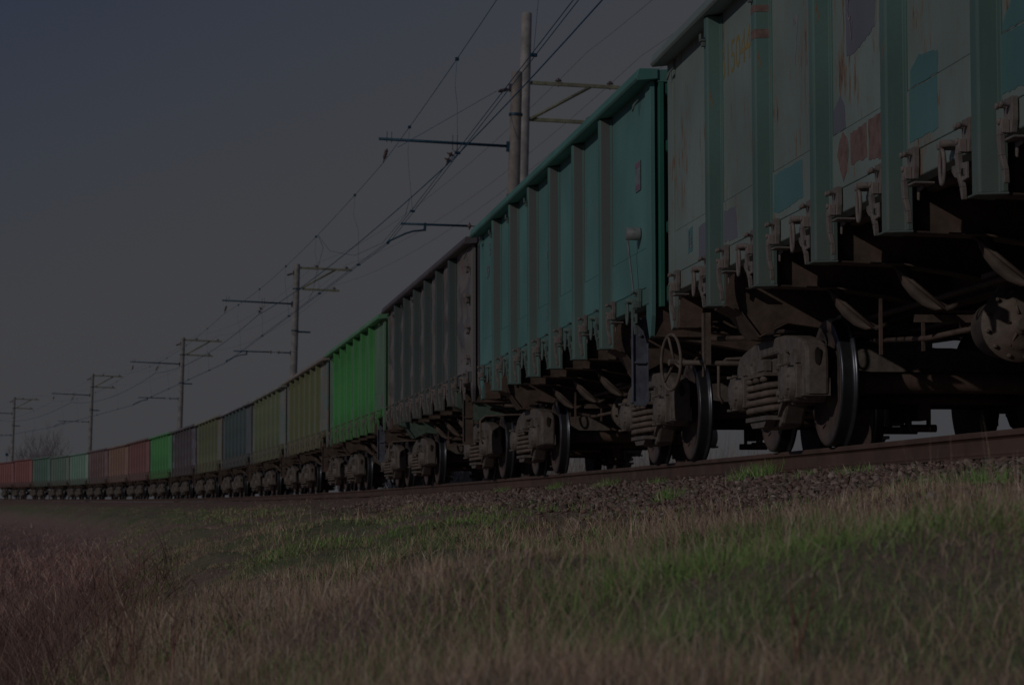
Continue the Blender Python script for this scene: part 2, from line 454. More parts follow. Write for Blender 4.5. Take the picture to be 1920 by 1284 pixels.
def wheel_clean():
    src = MB(); rings = [(-.075, .085, 0), (-.085, .125, 0), (-.06, .145, 0), (-.035, .20, 0), (-.028, .33, 0), (-.048, .385, 0), (-.064, .396, 0), (-.066, .460, 0),
                         (-.058, .4735, 2), (-.046, .4755, 1), (.012, .4790, 1), (.024, .4830, 1), (.034, .496, 2), (.046, .508, 2), (.060, .500, 1), (.066, .40, 0), (.045, .35, 0), (.03, .2, 0), (.06, .15, 0), (.06, .09, 0)]
    n = 56; vs = []
    for a, r, m in rings:
        for j in range(n):
            t = 2 * PI * j / n; vs.append((a, r * math.cos(t), r * math.sin(t)))
    base = len(src.v); src.v += vs
    for i in range(len(rings) - 1):
        m = rings[i + 1][2]
        for j in range(n):
            src.f.append((i * n + j, i * n + (j + 1) % n, (i + 1) * n + (j + 1) % n, (i + 1) * n + j)); src.m.append(m); src.sm.append(True)
    src.f.append(tuple(range(n))[::-1]); src.m.append(0); src.sm.append(False)
    src.f.append(tuple(range((len(rings) - 1) * n, len(rings) * n))); src.m.append(0); src.sm.append(False)
    return src
def axle():
    b = MB(); b.lathe([(-1.14, .065), (-.98, .07), (-.86, .095), (-.66, .095), (-.55, .082), (.55, .082), (.66, .095), (.86, .095), (.98, .07), (1.14, .065)], (0, 0, 0), 'x', 24)
    return b
def bearing_cap():
    b = MB()                                            # origin on axle line; -x outwards
    b.lathe([(-1.235, .03), (-1.235, .095), (-1.22, .12), (-1.20, .125), (-1.20, .140), (-1.16, .142), (-1.16, .15), (-.92, .15)], (0, 0, 0), 'x', 28)
    b.box(-1.16, -.93, -.17, .17, -.12, .13)
    for k in range(8):
        a = 2 * PI * (k + .5) / 8; b.lathe([(-1.225, .007), (-1.225, .014), (-1.20, .014)], (0, .118 * math.cos(a), .118 * math.sin(a)), 'x', 6)
    for sy in (-1, 1):
        for z in (-.135, .135): b.tube([(-1.19, sy * .10, z), (-1.24, sy * .10, z)], .014, 6)
    return b
def side_frame():
    def arc(pts, holes):
        cu = bpy.data.curves.new('sf', 'CURVE'); cu.dimensions = '2D'; cu.fill_mode = 'BOTH'; cu.extrude = .062; cu.bevel_depth = .024; cu.bevel_resolution = 1
        for L in [pts] + holes:
            sp = cu.splines.new('POLY'); sp.points.add(len(L) - 1); sp.use_cyclic_u = True
            for p, q in zip(sp.points, L): p.co = (q[0], q[1], 0, 1)
        ob = bpy.data.objects.new('sf', cu); COL.objects.link(ob)
        dg = bpy.context.evaluated_depsgraph_get(); me = bpy.data.meshes.new_from_object(ob.evaluated_get(dg))
        bpy.data.objects.remove(ob); return me
    half = [(.0, .19), (.30, .185), (.40, .215), (.49, .30), (.59, .40), (.70, .45), (.76, .46), (.77, .37), (.735, .365), (.735, .34), (.80, .34), (.80, .62), (1.05, .62), (1.05, .40), (1.12, .37), (1.19, .40), (1.20, .62), (1.185, .70), (1.12, .755), (.98, .785), (.75, .815), (.45, .84), (0, .845)]
    out = half + [(-y, z) for y, z in reversed(half[1:-1])]
    tri = [(.50, .745), (.64, .745), (.715, .70), (.69, .55), (.60, .52), (.54, .48), (.50, .49)]
    cen = [(-.40, .27), (.40, .27), (.40, .70), (.31, .755), (-.31, .755), (-.40, .70)]
    me = arc(out, [tri, [(-y, z) for y, z in reversed(tri)], cen])
    b = MB()
    for p in me.polygons:
        pass
    # curve plane (x,y) -> wagon (y,z); curve z -> x
    vs = [(v.co.z, v.co.x, v.co.y) for v in me.vertices]
    b.add(vs, [tuple(p.vertices) for p in me.polygons])
    b.smooth = False
    # ribs, ledges, bolts on the outer (-x) face
    b.box(-.20, -.03, -.36, .36, .222, .255); b.prism([(-.30, .221), (-.20, .17), (.20, .17), (.30, .221)], -.18, -.10, 'x')
    b.prism([(-.33, .20), (-.27, .165), (.27, .165), (.33, .20)], -.085, .085, 'x')
    for s_ in (-1, 1):
        b.box(-.115, -.085, s_ * .45 - .03, s_ * .45 + .03, .38, .72)
        for z in (.42, .62): b.lathe([(-.135, .012), (-.135, .024), (-.115, .028)], (0, s_ * .45, z), 'x', 10)
        b.prism([(s_ * .78, .66), (s_ * .92, .73), (s_ * 1.06, .66), (s_ * 1.06, .62), (s_ * .78, .62)], -.115, -.086, 'x')
        b.prism([(s_ * .44, .30), (s_ * .40, .24), (s_ * .70, .42), (s_ * .66, .46)], -.115, -.086, 'x')
        b.box(-.10, .10, min(s_ * 1.06, s_ * 1.20), max(s_ * 1.06, s_ * 1.20), .37, .50)
        b.prism([(-.05, .44), (.0, .36), (.18, .34), (.18, .36), (.03, .40)], s_ * .62 - .02, s_ * .62 + .02, 'y')
    # solid black ovals on the end faces, painting in the shade of core holes
    b.mat = 1
    for s_ in (-1, 1):
        y = s_ * 1.228
        pts = [(.034 * math.cos(a) * .62, .0 + .045 * math.sin(a) + (.02 if math.sin(a) > 0 else -.02)) for a in [2 * PI * k / 16 for k in range(16)]]
        b.prism([(p[0], p[1] + .66) for p in pts], y - .004, y + .004, 'y')
    bpy.data.meshes.remove(me)
    return b
def spring_nest():
    b = MB()                                            # three coils, origin at nest centre x
    for yc in (-.255, 0, .255):
        pts = []; turns = 4.6; n = int(turns * 14)
        for k in range(n + 1):
            a = 2 * PI * turns * k / n; pts.append((-.095 + .098 * math.cos(a), yc + .098 * math.sin(a), .275 + .27 * k / n))
        b.tube(pts, .0255, 7)
    for yc in (-.11, .11):
        pts = []; turns = 4.6; n = int(turns * 10)
        for k in range(n + 1):
            a = 2 * PI * turns * k / n; pts.append((.11 + .085 * math.cos(a), yc + .085 * math.sin(a), .275 + .27 * k / n))
        b.tube(pts, .021, 5)
    b.box(-.21, .14, -.36, .36, .56, .585)
    return b
def bogie_bolster():
    b = MB()
    b.prism([(-1.12, .565), (-1.12, .70), (-.8, .74), (-.3, .79), (.3, .79), (.8, .74), (1.12, .70), (1.12, .565), (.8, .50), (.3, .42), (-.3, .42), (-.8, .50)], -.19, .19, 'y')
    b.prism([(-.14, -.02), (.14, -.02), (.14, .14), (-.14, .14)], .56, .70, 'z')
    b.lathe([(.78, .19), (.86, .19)], (0, 0, 0), 'z', 20)
    for s_ in (-1, 1):
        b.box(min(s_ * .55, s_ * .80), max(s_ * .55, s_ * .80), -.08, .08, .74, .86)
    b.box(-1.19, -1.12, -.14, .14, .60, .70)
    return b
def brake_beam():
    b = MB()
    b.tube([(-.80, 0, .38), (.80, 0, .38)], .045, 8); b.tube([(-.80, 0, .38), (0, .28, .36), (.80, 0, .38)], .026, 6)
    b.box(-.05, .05, -.02, .30, .22, .62); b.box(-.09, -.07, .12, .18, .14, .46); b.box(.07, .09, .12, .18, .14, .46)
    b.tube([(-.14, .15, .16), (.14, .15, .16)], .03, 8)
    for s_ in (-1, 1): b.prism([(-.08, .22), (.03, .20), (.03, .56), (-.05, .60), (-.10, .40)], s_ * .80 - .05, s_ * .80 + .05, 'x')
    b.mat = 0
    return b

MWHEEL, MAXLE, MCAP, MSF, MSPR, MBOL, MBB = wheel_clean(), axle(), bearing_cap(), side_frame(), spring_nest(), bogie_bolster(), brake_beam()
def T(x=0, y=0, z=0, rz=0, mx=False):
    M = Matrix.Translation((x, y, z)) @ Matrix.Rotation(rz, 4, 'Z')
    return M
ME = dict(wheel=MWHEEL.mesh('wheel'), axle=MAXLE.mesh('axle'), bearing_cap=MCAP.mesh('bearing_cap', .004), side_frame=MSF.mesh('side_frame'),
          spring=MSPR.mesh('spring'), bogie=MBOL.mesh('bogie', .012, 2), brake_beam=MBB.mesh('brake_beam'))
WHEELM = [M_WHEEL, M_DTREAD, M_TREAD]
def far_bogie():
    b = MB()
    order = []
    b.extend(MBOL, mat=0)
    for s_ in (-1, 1):
        rot = Matrix.Rotation(0 if s_ < 0 else PI, 4, 'Z')
        b.extend(MSF, Matrix.Translation((s_ * 1.03, 0, 0)) @ rot)
        sp = MB(); sp.extend(MSPR, mat=0); b.extend(sp, Matrix.Translation((s_ * 1.03, 0, 0)) @ rot)
        for y in (-.925, .925):
            w = MB(); w.extend(MWHEEL); w.m = [q + 2 for q in w.m]
            b.extend(w, Matrix.Translation((s_ * .83, y, .4785)) @ rot)
            c = MB(); c.extend(MCAP, mat=0); b.extend(c, Matrix.Translation((0, y, .4785)) @ rot)
    for y in (-.925, .925): b.extend(MAXLE, Matrix.Translation((0, y, .4785)), mat=1)
    return b.mesh('bogie')
ME_FARBOGIE = far_bogie()
FARBM = [M_BOGIE, M_BLACK] + WHEELM
def build_bogie(root, yc, detail):
    if not detail:
        o = put('bogie', ME_FARBOGIE, FARBM, root); o.location = (0, yc, 0); return o
    o = put('bogie', ME['bogie'], [M_BOGIE], root); o.location = (0, yc, 0)
    for s_ in (-1, 1):
        rz = 0 if s_ < 0 else PI
        q = put('side_frame', ME['side_frame'], [M_BOGIE, M_BLACK], o); q.location = (s_ * 1.03, 0, 0); q.rotation_euler = (0, 0, rz)
        q = put('spring', ME['spring'], [M_BOX], o); q.location = (s_ * 1.03, 0, 0); q.rotation_euler = (0, 0, rz)
        for y in (-.925, .925):
            q = put('wheel', ME['wheel'], WHEELM, o); q.location = (s_ * .83, y, .4785); q.rotation_euler = (0, 0, rz)
            q = put('bearing_cap', ME['bearing_cap'], [M_BOGIE], o); q.location = (0, y, .4785); q.rotation_euler = (0, 0, rz)
    for y in (-.925, .925):
        q = put('axle', ME['axle'], [M_UNDER], o); q.location = (0, y, .4785)
        q = put('brake_beam', ME['brake_beam'], [M_UNDER], o); q.location = (0, y * .45, 0); q.rotation_euler = (0, 0, 0 if y < 0 else PI)
    return o

WM = dict(wall=side_wall(-1).mesh('side_wall', .003), wall_far=side_wall(1).mesh('side_wall'), bulged=side_wall(-1, .05, 3).mesh('side_wall'), sill=sill(-1), sill_far=sill(1), rail=top_rail(),
          post=post(-1), post_far=post(1), end=end_wall(), hook=latch_hook(), hookp=latch_hook(True), ring=pull_ring(), floor=floor(), under=underframe(),
          cross=cross_beam(), stop=hatch_stop(-1), stop_far=hatch_stop(1), bolster=bolster_beam(), cyl=brake_cylinder(), rods=brake_rods(), coupler=coupler(),
          step=step_bar(), hw=hand_wheel(), shaft=brake_shaft())
WM['tie_hook'] = (lambda b: (b.tube([(0, -.035, .06), (-.035, -.03, .02), (-.05, 0, -.04), (-.035, .03, .02), (0, .035, .06)], .009, 5), b.mesh('tie_ring'))[1])(MB())
WM['rope_hook'] = (lambda b: (b.box(-.045, -.002, -.03, .03, -.01, .005), b.box(-.045, -.035, -.03, .03, .005, .05), b.prism([(-.02, -.01), (-.02, -.05), (.02, -.05), (.02, -.01)], -.03, -.002, 'x'), b.mesh('rope_hook', .003))[3])(MB())
WM['lamp'] = (lambda b: (b.lathe([(-.13, .05), (-.13, .058), (0, .062)], (0, 0, 0), 'x', 16), b.tube([(-.10, .10, .01), (-.08, .10, -.2), (-.06, .02, -.52), (-.05, -.02, -.58)], .010, 6), b.mesh('signal_bracket'))[2])(MB())
WM['hose'] = (lambda b: (b.tube([(0, 0, 0), (-.12, -.02, -.01), (-.15, .02, -.2), (-.12, .10, -.36), (0, .18, -.40)], .02, 7), b.mesh('release_pipe'))[1])(MB())
def rod_handle():
    b = MB(); b.tube([(-.2, 0, .92), (-1.0, 0, .90), (-1.35, .02, .88), (-1.42, .02, .82), (-1.42, .02, .55), (-1.38, .02, .48)], .016, 6)
    return b.mesh('uncoupling_lever')
WM['lever'] = rod_handle()
def ladder():
    b = MB()
    for z in (1.75, 2.2, 2.65, 3.1):
        b.box(-.06, -.05, -.16, .10, z, z + .06); b.box(-.05, 0, -.16, -.14, z, z + .04); b.prism([(-.1, z), (.06, z - .02), (.0, z - .09), (-.08, z - .07)], -.04, -.002, 'x')
    return b.mesh('ladder_rungs')
WM['ladder'] = ladder()

def paints(i, panel, postc, railc, endc, **kw):
    return [paint('panel_paint_%d' % i, C(*panel), **{k: v for k, v in kw.items() if k != 'dusty_end'}),
            paint('post_paint_%d' % i, C(*postc), rust=kw.get('rust', .3) * .6, dirt=.5, lowdirt=.5, dusty_end=kw.get('dusty_end', .0)),
            paint('rail_paint_%d' % i, C(*railc), rust=.2, dirt=.6, lowdirt=0),
            paint('end_paint_%d' % i, tuple(q * .8 for q in C(*endc)[:3]) + (1,), rust=.2, dirt=.3, lowdirt=.3)]
# panel, post, rail, end colours as they show in daylight, options, height offset, label
WAG = [
 ((53,60,58),(34,47,45),(50,56,55),(44,50,50),dict(rust=.62,dirt=.5,lowdirt=.25),0,'pale grey green open wagon nearest the camera, with teal patches and a yellow number'),
 ((37,57,56),(30,51,48),(32,55,51),(20,50,43),dict(rust=.05,dirt=.25,lowdirt=.1,dusty_end=.95),0,'clean teal open wagon with dusty grey posts, second from the camera'),
 ((39,38,40),(28,33,33),(35,32,34),(36,35,39),dict(rust=.62,dirt=.8,lowdirt=.4,patch=C(54,51,50),patch_amt=1.0),-.02,'battered dark wagon with bulging patchy panels behind the clean teal one'),
 ((42,56,46),(28,61,32),(40,62,45),(28,58,34),dict(rust=.1,dirt=.7,lowdirt=.3),-.07,'bright grass green open wagon, the larger and nearer of the two bright green ones'),
 ((56,55,52),(46,48,34),(60,56,52),(44,40,36),dict(rust=.5,dirt=.5,lowdirt=.4,patch=C(44,56,54),patch_amt=.5),-.09,'olive open wagon with rusty corners just behind the nearer bright green one'),
 ((55,55,53),(46,50,38),(58,58,55),(48,50,48),dict(rust=.4,dirt=.6,lowdirt=.4,patch=C(46,56,54),patch_amt=.6),-.12,'grey and olive streaked open wagon between the olive and the blue grey ones'),
 ((43,45,47),(30,37,39),(60,59,62),(27,35,37),dict(rust=.3,dirt=.6,lowdirt=.4),-.10,'dark blue grey open wagon with a pale top edge and a plain dark end'),
 ((54,50,45),(44,47,36),(60,59,53),(46,44,40),dict(rust=.5,dirt=.5,lowdirt=.4,patch=C(48,56,56),patch_amt=.4),-.06,'faded olive open wagon between the blue grey and the dark maroon ones'),
 ((41,38,41),(36,33,36),(45,42,44),(34,31,35),dict(rust=.3,dirt=.5,lowdirt=.3,patch=C(54,56,62),patch_amt=.3),-.03,'dark maroon grey open wagon touching the small bright green one'),
 ((40,64,44),(33,62,37),(42,66,46),(28,56,34),dict(rust=.1,dirt=.5,lowdirt=.3),0,'small far bright green open wagon beside the red brown ones'),
 ((60,42,40),(51,35,35),(52,41,40),(42,32,32),dict(rust=.3,dirt=.3,lowdirt=.3),.02,'red brown open wagon just left of the far bright green one'),
 ((65,51,46),(58,46,41),(60,51,47),(56,45,43),dict(rust=.4,dirt=.3,lowdirt=.6),0,'light rusty brown open wagon between a red brown and a maroon one'),
 ((55,43,44),(47,38,39),(50,43,45),(32,30,33),dict(rust=.3,dirt=.4,lowdirt=.5,patch=C(62,52,50),patch_amt=.2),.02,'dull maroon open wagon to the right of the palest green one'),
 ((63,71,66),(46,62,56),(54,64,60),(42,56,50),dict(rust=.1,dirt=.4,lowdirt=.7),.0,'palest mint green open wagon beside the dull maroon one'),
 ((52,58,54),(42,53,48),(50,56,52),(32,44,40),dict(rust=.2,dirt=.5,lowdirt=.7),.02,'dusty grey green open wagon in the middle of three green ones'),
 ((45,55,51),(36,49,44),(43,53,48),(30,44,40),dict(rust=.2,dirt=.4,lowdirt=.4),.12,'darker green open wagon touching the red ones at the far left'),
 ((66,42,41),(56,36,36),(58,40,40),(44,30,32),dict(rust=.2,dirt=.3,lowdirt=.4),.16,'rose red open wagon touching the dark green one'),
 ((65,42,41),(56,36,36),(57,40,40),(44,30,32),dict(rust=.2,dirt=.3,lowdirt=.4),.08,'rose red open wagon lower than its neighbour, at the left edge of the photo'),
]
GROUP = 'open freight wagons coupled in one long train'
def patch_obj(root, pts, mat, off, name='paint_patch', jag=0.004, label=None):
    """thin patch of different paint on the camera side wall; pts are (y, z)"""
    out = []
    for (a, b), (c, d) in zip(pts, pts[1:] + pts[:1]):
        L = math.hypot(c - a, d - b); n = max(2, int(L / .04))
        for k in range(n):
            t = k / n; j = random.uniform(-1, 1) * jag
            out.append((a + (c - a) * t + j * (d - b) / max(L, .01), b + (d - b) * t - j * (c - a) / max(L, .01)))
    b = MB(); b.prism(out, -HW - off, -HW - off + .0015, 'x')
    o = put(name, b.mesh(name), [mat], root)
    if label: o['label'] = label
    return o
def text_obj(root, txt, y, z, h, sx, mat, off=None, name='lettering'):
    if off is None: off = .0015 if z - h / 2 > 1.93 else .012
    cu = bpy.data.curves.new('t', 'FONT'); cu.body = txt; cu.size = 1; cu.align_x = 'CENTER'; cu.align_y = 'CENTER'; cu.resolution_u = 3
    ob = bpy.data.objects.new('t', cu); COL.objects.link(ob)
    dg = bpy.context.evaluated_depsgraph_get(); me = bpy.data.meshes.new_from_object(ob.evaluated_get(dg)); bpy.data.objects.remove(ob)
    me.name = name
    k = h / .70
    me.transform(Matrix(((0, 0, -1, -HW - off), (-k * sx, 0, 0, y), (0, k, 0, z), (0, 0, 0, 1))))
    return put(name, me, [mat], root)

for i, (pc, qc, rc, ec, kw, dz, lab) in enumerate(WAG):
    root = empty('freight_wagon', frame(S1 + PITCH * i), lab, 'freight wagon', GROUP)
    mp, mq, mr, me_ = paints(i, pc, qc, rc, ec, **kw)
    body = []
    det = i <= 6
    body.append(put('side_wall', WM['bulged'] if i in (2,) else WM['wall'], [mp, M_UNDER], root))
    body.append(put('side_wall', WM['wall_far'], [mp, M_UNDER], root))
    body.append(put('top_rail', WM['rail'], [mr], root))
    if det or i % 1 == 0:
        put('side_sill', WM['sill'], [mq if i != 0 else mp], root)
    for y in POST:
        p = put('post', WM['post'], [mq], root); p.location.y = y; body.append(p)
    if i < 9:
        for y in POST:
            p = put('post', WM['post_far'], [mq], root); p.location.y = y; body.append(p)
    e = put('end_wall', WM['end'], [me_], root); e.location.y = -HL + .03; body.append(e)
    e = put('end_wall', WM['end'], [me_], root); e.location.y = HL - .03; e.rotation_euler.z = PI; body.append(e)
    if dz:
        for o in body:                                   # body a little lower or taller than its neighbour's
            f = (ZT + dz - 1.4) / (ZT - 1.4); o.scale.z = f; o.location.z = 1.4 * (1 - f)
    put('floor', WM['floor'], [M_UNDER], root); put('underframe', WM['under'], [M_UNDER], root)
    for y in (4.325, -4.325):
        q = put('bolster_beam', WM['bolster'], [M_UNDER if i != 2 else simple('green_plate', C(34, 42, 38))], root); q.location.y = y
    for y in POST[1:5]:
        q = put('cross_beam', WM['cross'], [M_UNDER], root); q.location.y = y
    if det:
        for y in POST[1:5]:
            for k in ('stop', 'stop_far'): q = put('hatch_stop', WM[k], [M_STOP], root); q.location.y = y
        for k in range(7):
            y1 = EDGES[k] - (.115 if k else .24); y0 = EDGES[k + 1] + (.115 if k < 6 else .24)
            mh = M_HATCH if i in (0, 2) else mq
            q = put('latch_hook', WM['hook'], [M_HATCH], root); q.location = (-HW - .035, y1 - .27, 1.47)
            q = put('latch_hook', WM['hookp'], [M_HATCH if i == 0 else mh, M_BLACK], root); q.location = (-HW - .035, y0 + .20, 1.475)
            q = put('pull_ring', WM['ring'], [M_HATCH if i == 0 else mh], root); q.location = (-HW - .035, y0 + .50, 1.42)
        q = put('brake_cylinder', WM['cyl'], [M_BOX], root); q.location = (-.46, .35, .68)
        put('brake_rods', WM['rods'], [M_UNDER], root)
        for y in (6.27, -5.91):
            q = put('tie_ring', WM['tie_hook'], [mq], root); q.location = (-HW - .022, y, 3.28)
        for y in POST[:3]:
            q = put('rope_hook', WM['rope_hook'], [mq], root); q.location = (-PF, y, 3.22 + dz)
    else:
        for k in range(7):
            y1 = EDGES[k] - (.115 if k else .24); y0 = EDGES[k + 1] + (.115 if k < 6 else .24)
            for y, mm in ((y1 - .27, 'hook'), (y0 + .20, 'hookp')):
                q = put('latch_hook', WM[mm], [M_HATCH if i > 9 else mq, M_BLACK][:1 if mm == 'hook' else 2], root); q.location = (-HW - .035, y, 1.47)
    for s_ in (-1, 1):
        q = put('coupler', WM['coupler'], [M_UNDER], root); q.location.y = s_ * 6.47; q.rotation_euler.z = 0 if s_ > 0 else PI
        build_bogie(root, s_ * 4.325, i <= 5)
    if i >= 1 and i < 10:
        q = put('step_bar', WM['step'], [M_BLUEBAR if i in (1, 3) else M_UNDER], root); q.location = (-1.50, -5.92, .0)
    if 1 <= i <= 4:
        q = put('uncoupling_lever', WM['lever'], [M_BOX], root); q.location = (0, -6.75, 0) if i != 1 else (.5, -6.7, 0)
    if i == 0:
        q = put('hand_wheel', WM['hw'], [M_BOX], root); q.location = (-1.585, 6.0, .78); q.rotation_euler.z = R(10)
        q = put('brake_shaft', WM['shaft'], [M_BOX], root); q.location = (-1.57, 6.0, .78)
        o = text_obj(root, '615044', 3.78, 3.0, .26, 1.0, M_YEL); o['label'] = 'faded yellow wagon number'
        text_obj(root, '7', 1.80, 2.72, .34, .7, M_PNK)
        patch_obj(root, [(5.70, 1.87), (5.50, 1.885), (5.50, 1.68), (5.70, 1.67)], M_TEALP, .0092, jag=.004)
        text_obj(root, '1a', 5.60, 1.775, .15, .85, M_WHT, .0125)
        patch_obj(root, [(5.24, 1.84), (4.95, 1.86), (4.95, 1.59), (5.24, 1.58)], M_DKP, .0092)
        patch_obj(root, [(4.22, 1.85), (3.80, 1.84), (3.72, 1.60), (4.22, 1.61)], M_DKP, .0092, jag=.008)
        patch_obj(root, [(2.46, 1.90), (1.62, 1.90), (1.60, 1.64), (2.30, 1.61), (2.48, 1.64)], M_TEALP, .0092, jag=.006)
        patch_obj(root, [(.45, 3.3), (-.30, 3.3), (-.24, 2.45), (-.02, 2.40), (.20, 2.37), (.43, 2.38)], M_DKP, .0022, jag=.008)
        text_obj(root, 'C', .35, 2.66, .16, .5, M_WHT, .006); text_obj(root, 'V', .30, 2.51, .13, .5, M_WHT, .006)
        patch_obj(root, [(.79, 2.08), (.60, 2.16), (.50, 2.08), (.47, 1.935), (.79, 1.935)], M_DKP, .0022, jag=.006)
        patch_obj(root, [(.52, 1.92), (.42, 1.86), (.37, 1.77), (.43, 1.66), (.52, 1.59), (.60, 1.68), (.66, 1.78), (.60, 1.87)], M_RUSTP, .0092, 'rust_patch', jag=.010)
        patch_obj(root, [(.33, 1.875), (-.05, 1.89), (-.06, 1.67), (.33, 1.68)], M_RUSTP, .0092, 'rust_patch', jag=.008)
        patch_obj(root, [(-.10, 1.90), (-.55, 1.90), (-.55, 1.60), (-.10, 1.65)], M_RUSTP, .0092, 'rust_patch', jag=.010)
        patch_obj(root, [(-1.00, 2.03), (-1.18, 2.10), (-1.55, 2.06), (-1.55, 1.936), (-1.00, 1.936)], M_TEALP, .0022, jag=.006)
        patch_obj(root, [(-1.00, 1.92), (-1.55, 1.92), (-1.56, 1.62), (-1.0, 1.62)], M_TEALP, .0092, jag=.006)
        patch_obj(root, [(-2.68, 1.98), (-2.9, 2.12), (-4.0, 2.3), (-4.0, 1.936), (-2.68, 1.936)], M_TEALP, .0022, jag=.006)
        patch_obj(root, [(-2.68, 1.92), (-4.0, 1.92), (-4.0, 1.60), (-2.68, 1.62)], M_TEALP, .0092, jag=.006)
        # burnt band on the second post
        for z0, z1 in ((2.90, 2.965), (3.09, 3.14)):
            b = MB(); b.prism([(-PF - .0015, -.052), (-PF - .0015, .052), (-PF + .01, .064), (-HW - .017, .077), (-HW - .017, -.077), (-PF + .008, -.0655)], z0, z1, 'z')
            q = put('rust_band', b.mesh('rust_band'), [M_RUSTP], root); q.location.y = POST[1]
    if i == 1:
        q = put('signal_bracket', WM['lamp'], [M_GREYBOX], root); q.location = (-HW - .01, -5.90, 2.09)
        b = MB(); b.box(-HW - .0105, -HW - .0085, -5.95, -5.68, 2.50, 2.78)
        st = put('sticker', b.mesh('sticker'), [M_PLATE], root)
        for z0, z1 in ((2.72, 2.765), (2.515, 2.56)):
            b = MB(); b.box(-HW - .0125, -HW - .011, -5.92, -5.71, z0, z1); put('sticker_band', b.mesh('sticker_band'), [M_RED], st)
        text_obj(root, '11', -3.5, 2.55, .18, 1.2, M_PNK); text_obj(root, '1', -2.78, 2.48, .40, .5, M_PNK)
        for q_, z_, y_ in (('59', 2.83, 5.72), ('5', 3.12, 5.52), ('12', 2.62, 1.62), ('700', 2.5, 1.6), ('1209', 2.62, -.05), ('6 71', 2.5, -.05), ('110', 2.38, -.05), ('22', 2.26, -.05), ('08', 1.86, -.05), ('2 15', 1.76, -.05), ('72', 1.66, -.05)):
            text_obj(root, q_, y_, z_, .09 if z_ < 2.7 else .17, 1.3, M_PNK, .0095)
    if i == 2:
        q = put('ladder_rungs', WM['ladder'], [M_HATCH], root); q.location = (-HW - .03, -6.1, 0)
        q = put('tread_plate', (lambda b: (b.box(-1.49, -1.47, -.20, .0, 1.9, 2.5), b.mesh('tread_plate'))[1])(MB()), [M_BLACK], root); q.location.y = -6.25
    if i == 3:
        b = MB(); b.box(-HW - .012, -HW - .009, -6.12, -5.96, 1.62, 1.86); put('marker_sticker', b.mesh('marker_sticker'), [M_RED], root)

# ------------------------------------------------------------------ rails
RP = [(-.075, -.165), (-.075, -.153), (-.02, -.138), (-.009, -.125), (-.009, -.055), (-.020, -.044), (-.036, -.036), (-.0365, -.012), (-.030, -.002), (-.014, 0), (.014, 0), (.030, -.002), (.0365, -.012), (.036, -.036), (.020, -.044), (.009, -.055), (.009, -.125), (.02, -.138), (.075, -.153), (.075, -.165)]
def rail(tc, label):
    b = MB(); S = [ -30 + k * 3 for k in range(125)]; n = len(RP)
    for s_ in S:
        M = frame(s_); wob = .002 * math.sin(s_ * .9)
        for x, z in RP: b.v.append(tuple(M @ Vector((-tc + x, 0, z + wob))))
    for k in range(len(S) - 1):
        for j in range(n):
            b.f.append((k * n + j, k * n + (j + 1) % n, (k + 1) * n + (j + 1) % n, (k + 1) * n + j)); b.m.append(1 if j in (8, 9, 10) else 0); b.sm.append(False)
    o = put('rail', b.mesh('rail'), [M_RAILSIDE, M_RAILTOP]); tag(o, label, 'rail')
    return o
rail(.7985, 'rusty brown steel rail on the camera side, in front of the wheels')
rail(-.7985, 'steel rail on the far side of the train behind the wheels')

# ------------------------------------------------------------------ terrain
UP = np.array([-2000, -60, -25, -9, -4.5, -2.6, -1.7, -.9, 0, .85, 1.2, 1.7, 2.6, 3.5, 4.5, 5.33, 5.8, 6.3, 7.0, 8, 9.5, 12, 16, 30, 2000.])
ZP = np.array([-2.4, -2.4, -2.3, -2.0, -1.2, -.6, -.30, -.21, -.21, -.185, -.275, -.42, -.62, -.80, -.96, -1.13, -1.32, -1.62, -1.98, -2.35, -2.62, -2.5, -2.2, -2.3, -2.4])
def wob(x, y):
    return (.05 * np.sin(1.1 * x + .7 * np.sin(.8 * y)) * np.sin(.9 * y + 1.3) + .03 * np.sin(2.7 * x + 1.9 * y) + .025 * np.sin(-3.1 * x + 2.3 * y + 1) + .012 * np.sin(7.3 * x + 2.) * np.sin(6.1 * y)
            + .06 * np.sin(.31 * y + .2 * x))
def ground_z(x, y):
    s, u = su(x, y)
    z = np.interp(u, UP, ZP) + GRADE * s
    amp = np.clip((np.abs(u) - 1.0) / 1.6, 0.02, 1.3)
    z = z - CANT * np.clip(u, -1, 1) * np.clip(1.4 - np.abs(u) * .4, 0, 1)
    # a shallow gully left of the camera
    g = 0
    return z + amp * wob(x, y) * 1.05 + g
def grid_u():
    a = np.concatenate([np.array([-2000, -1200, -700, -400, -200, -120, -70, -45, -30]), np.arange(-22, -3, 1.0), np.arange(-3, 2.2, .12), np.arange(2.2, 9, .14), np.arange(9, 20, .6), np.array([22, 26, 32, 45, 70, 120, 200, 350, 600, 900])])
    return a
US = grid_u(); SS = np.concatenate([np.array([-900, -500, -250, -120, -60, -30]), np.arange(-20, 0, 1.), np.arange(0, 40, .2), np.arange(40, 90, .6), np.arange(90, 340, 3), np.array([360, 420, 520, 700, 1000, 1500, 2200])])
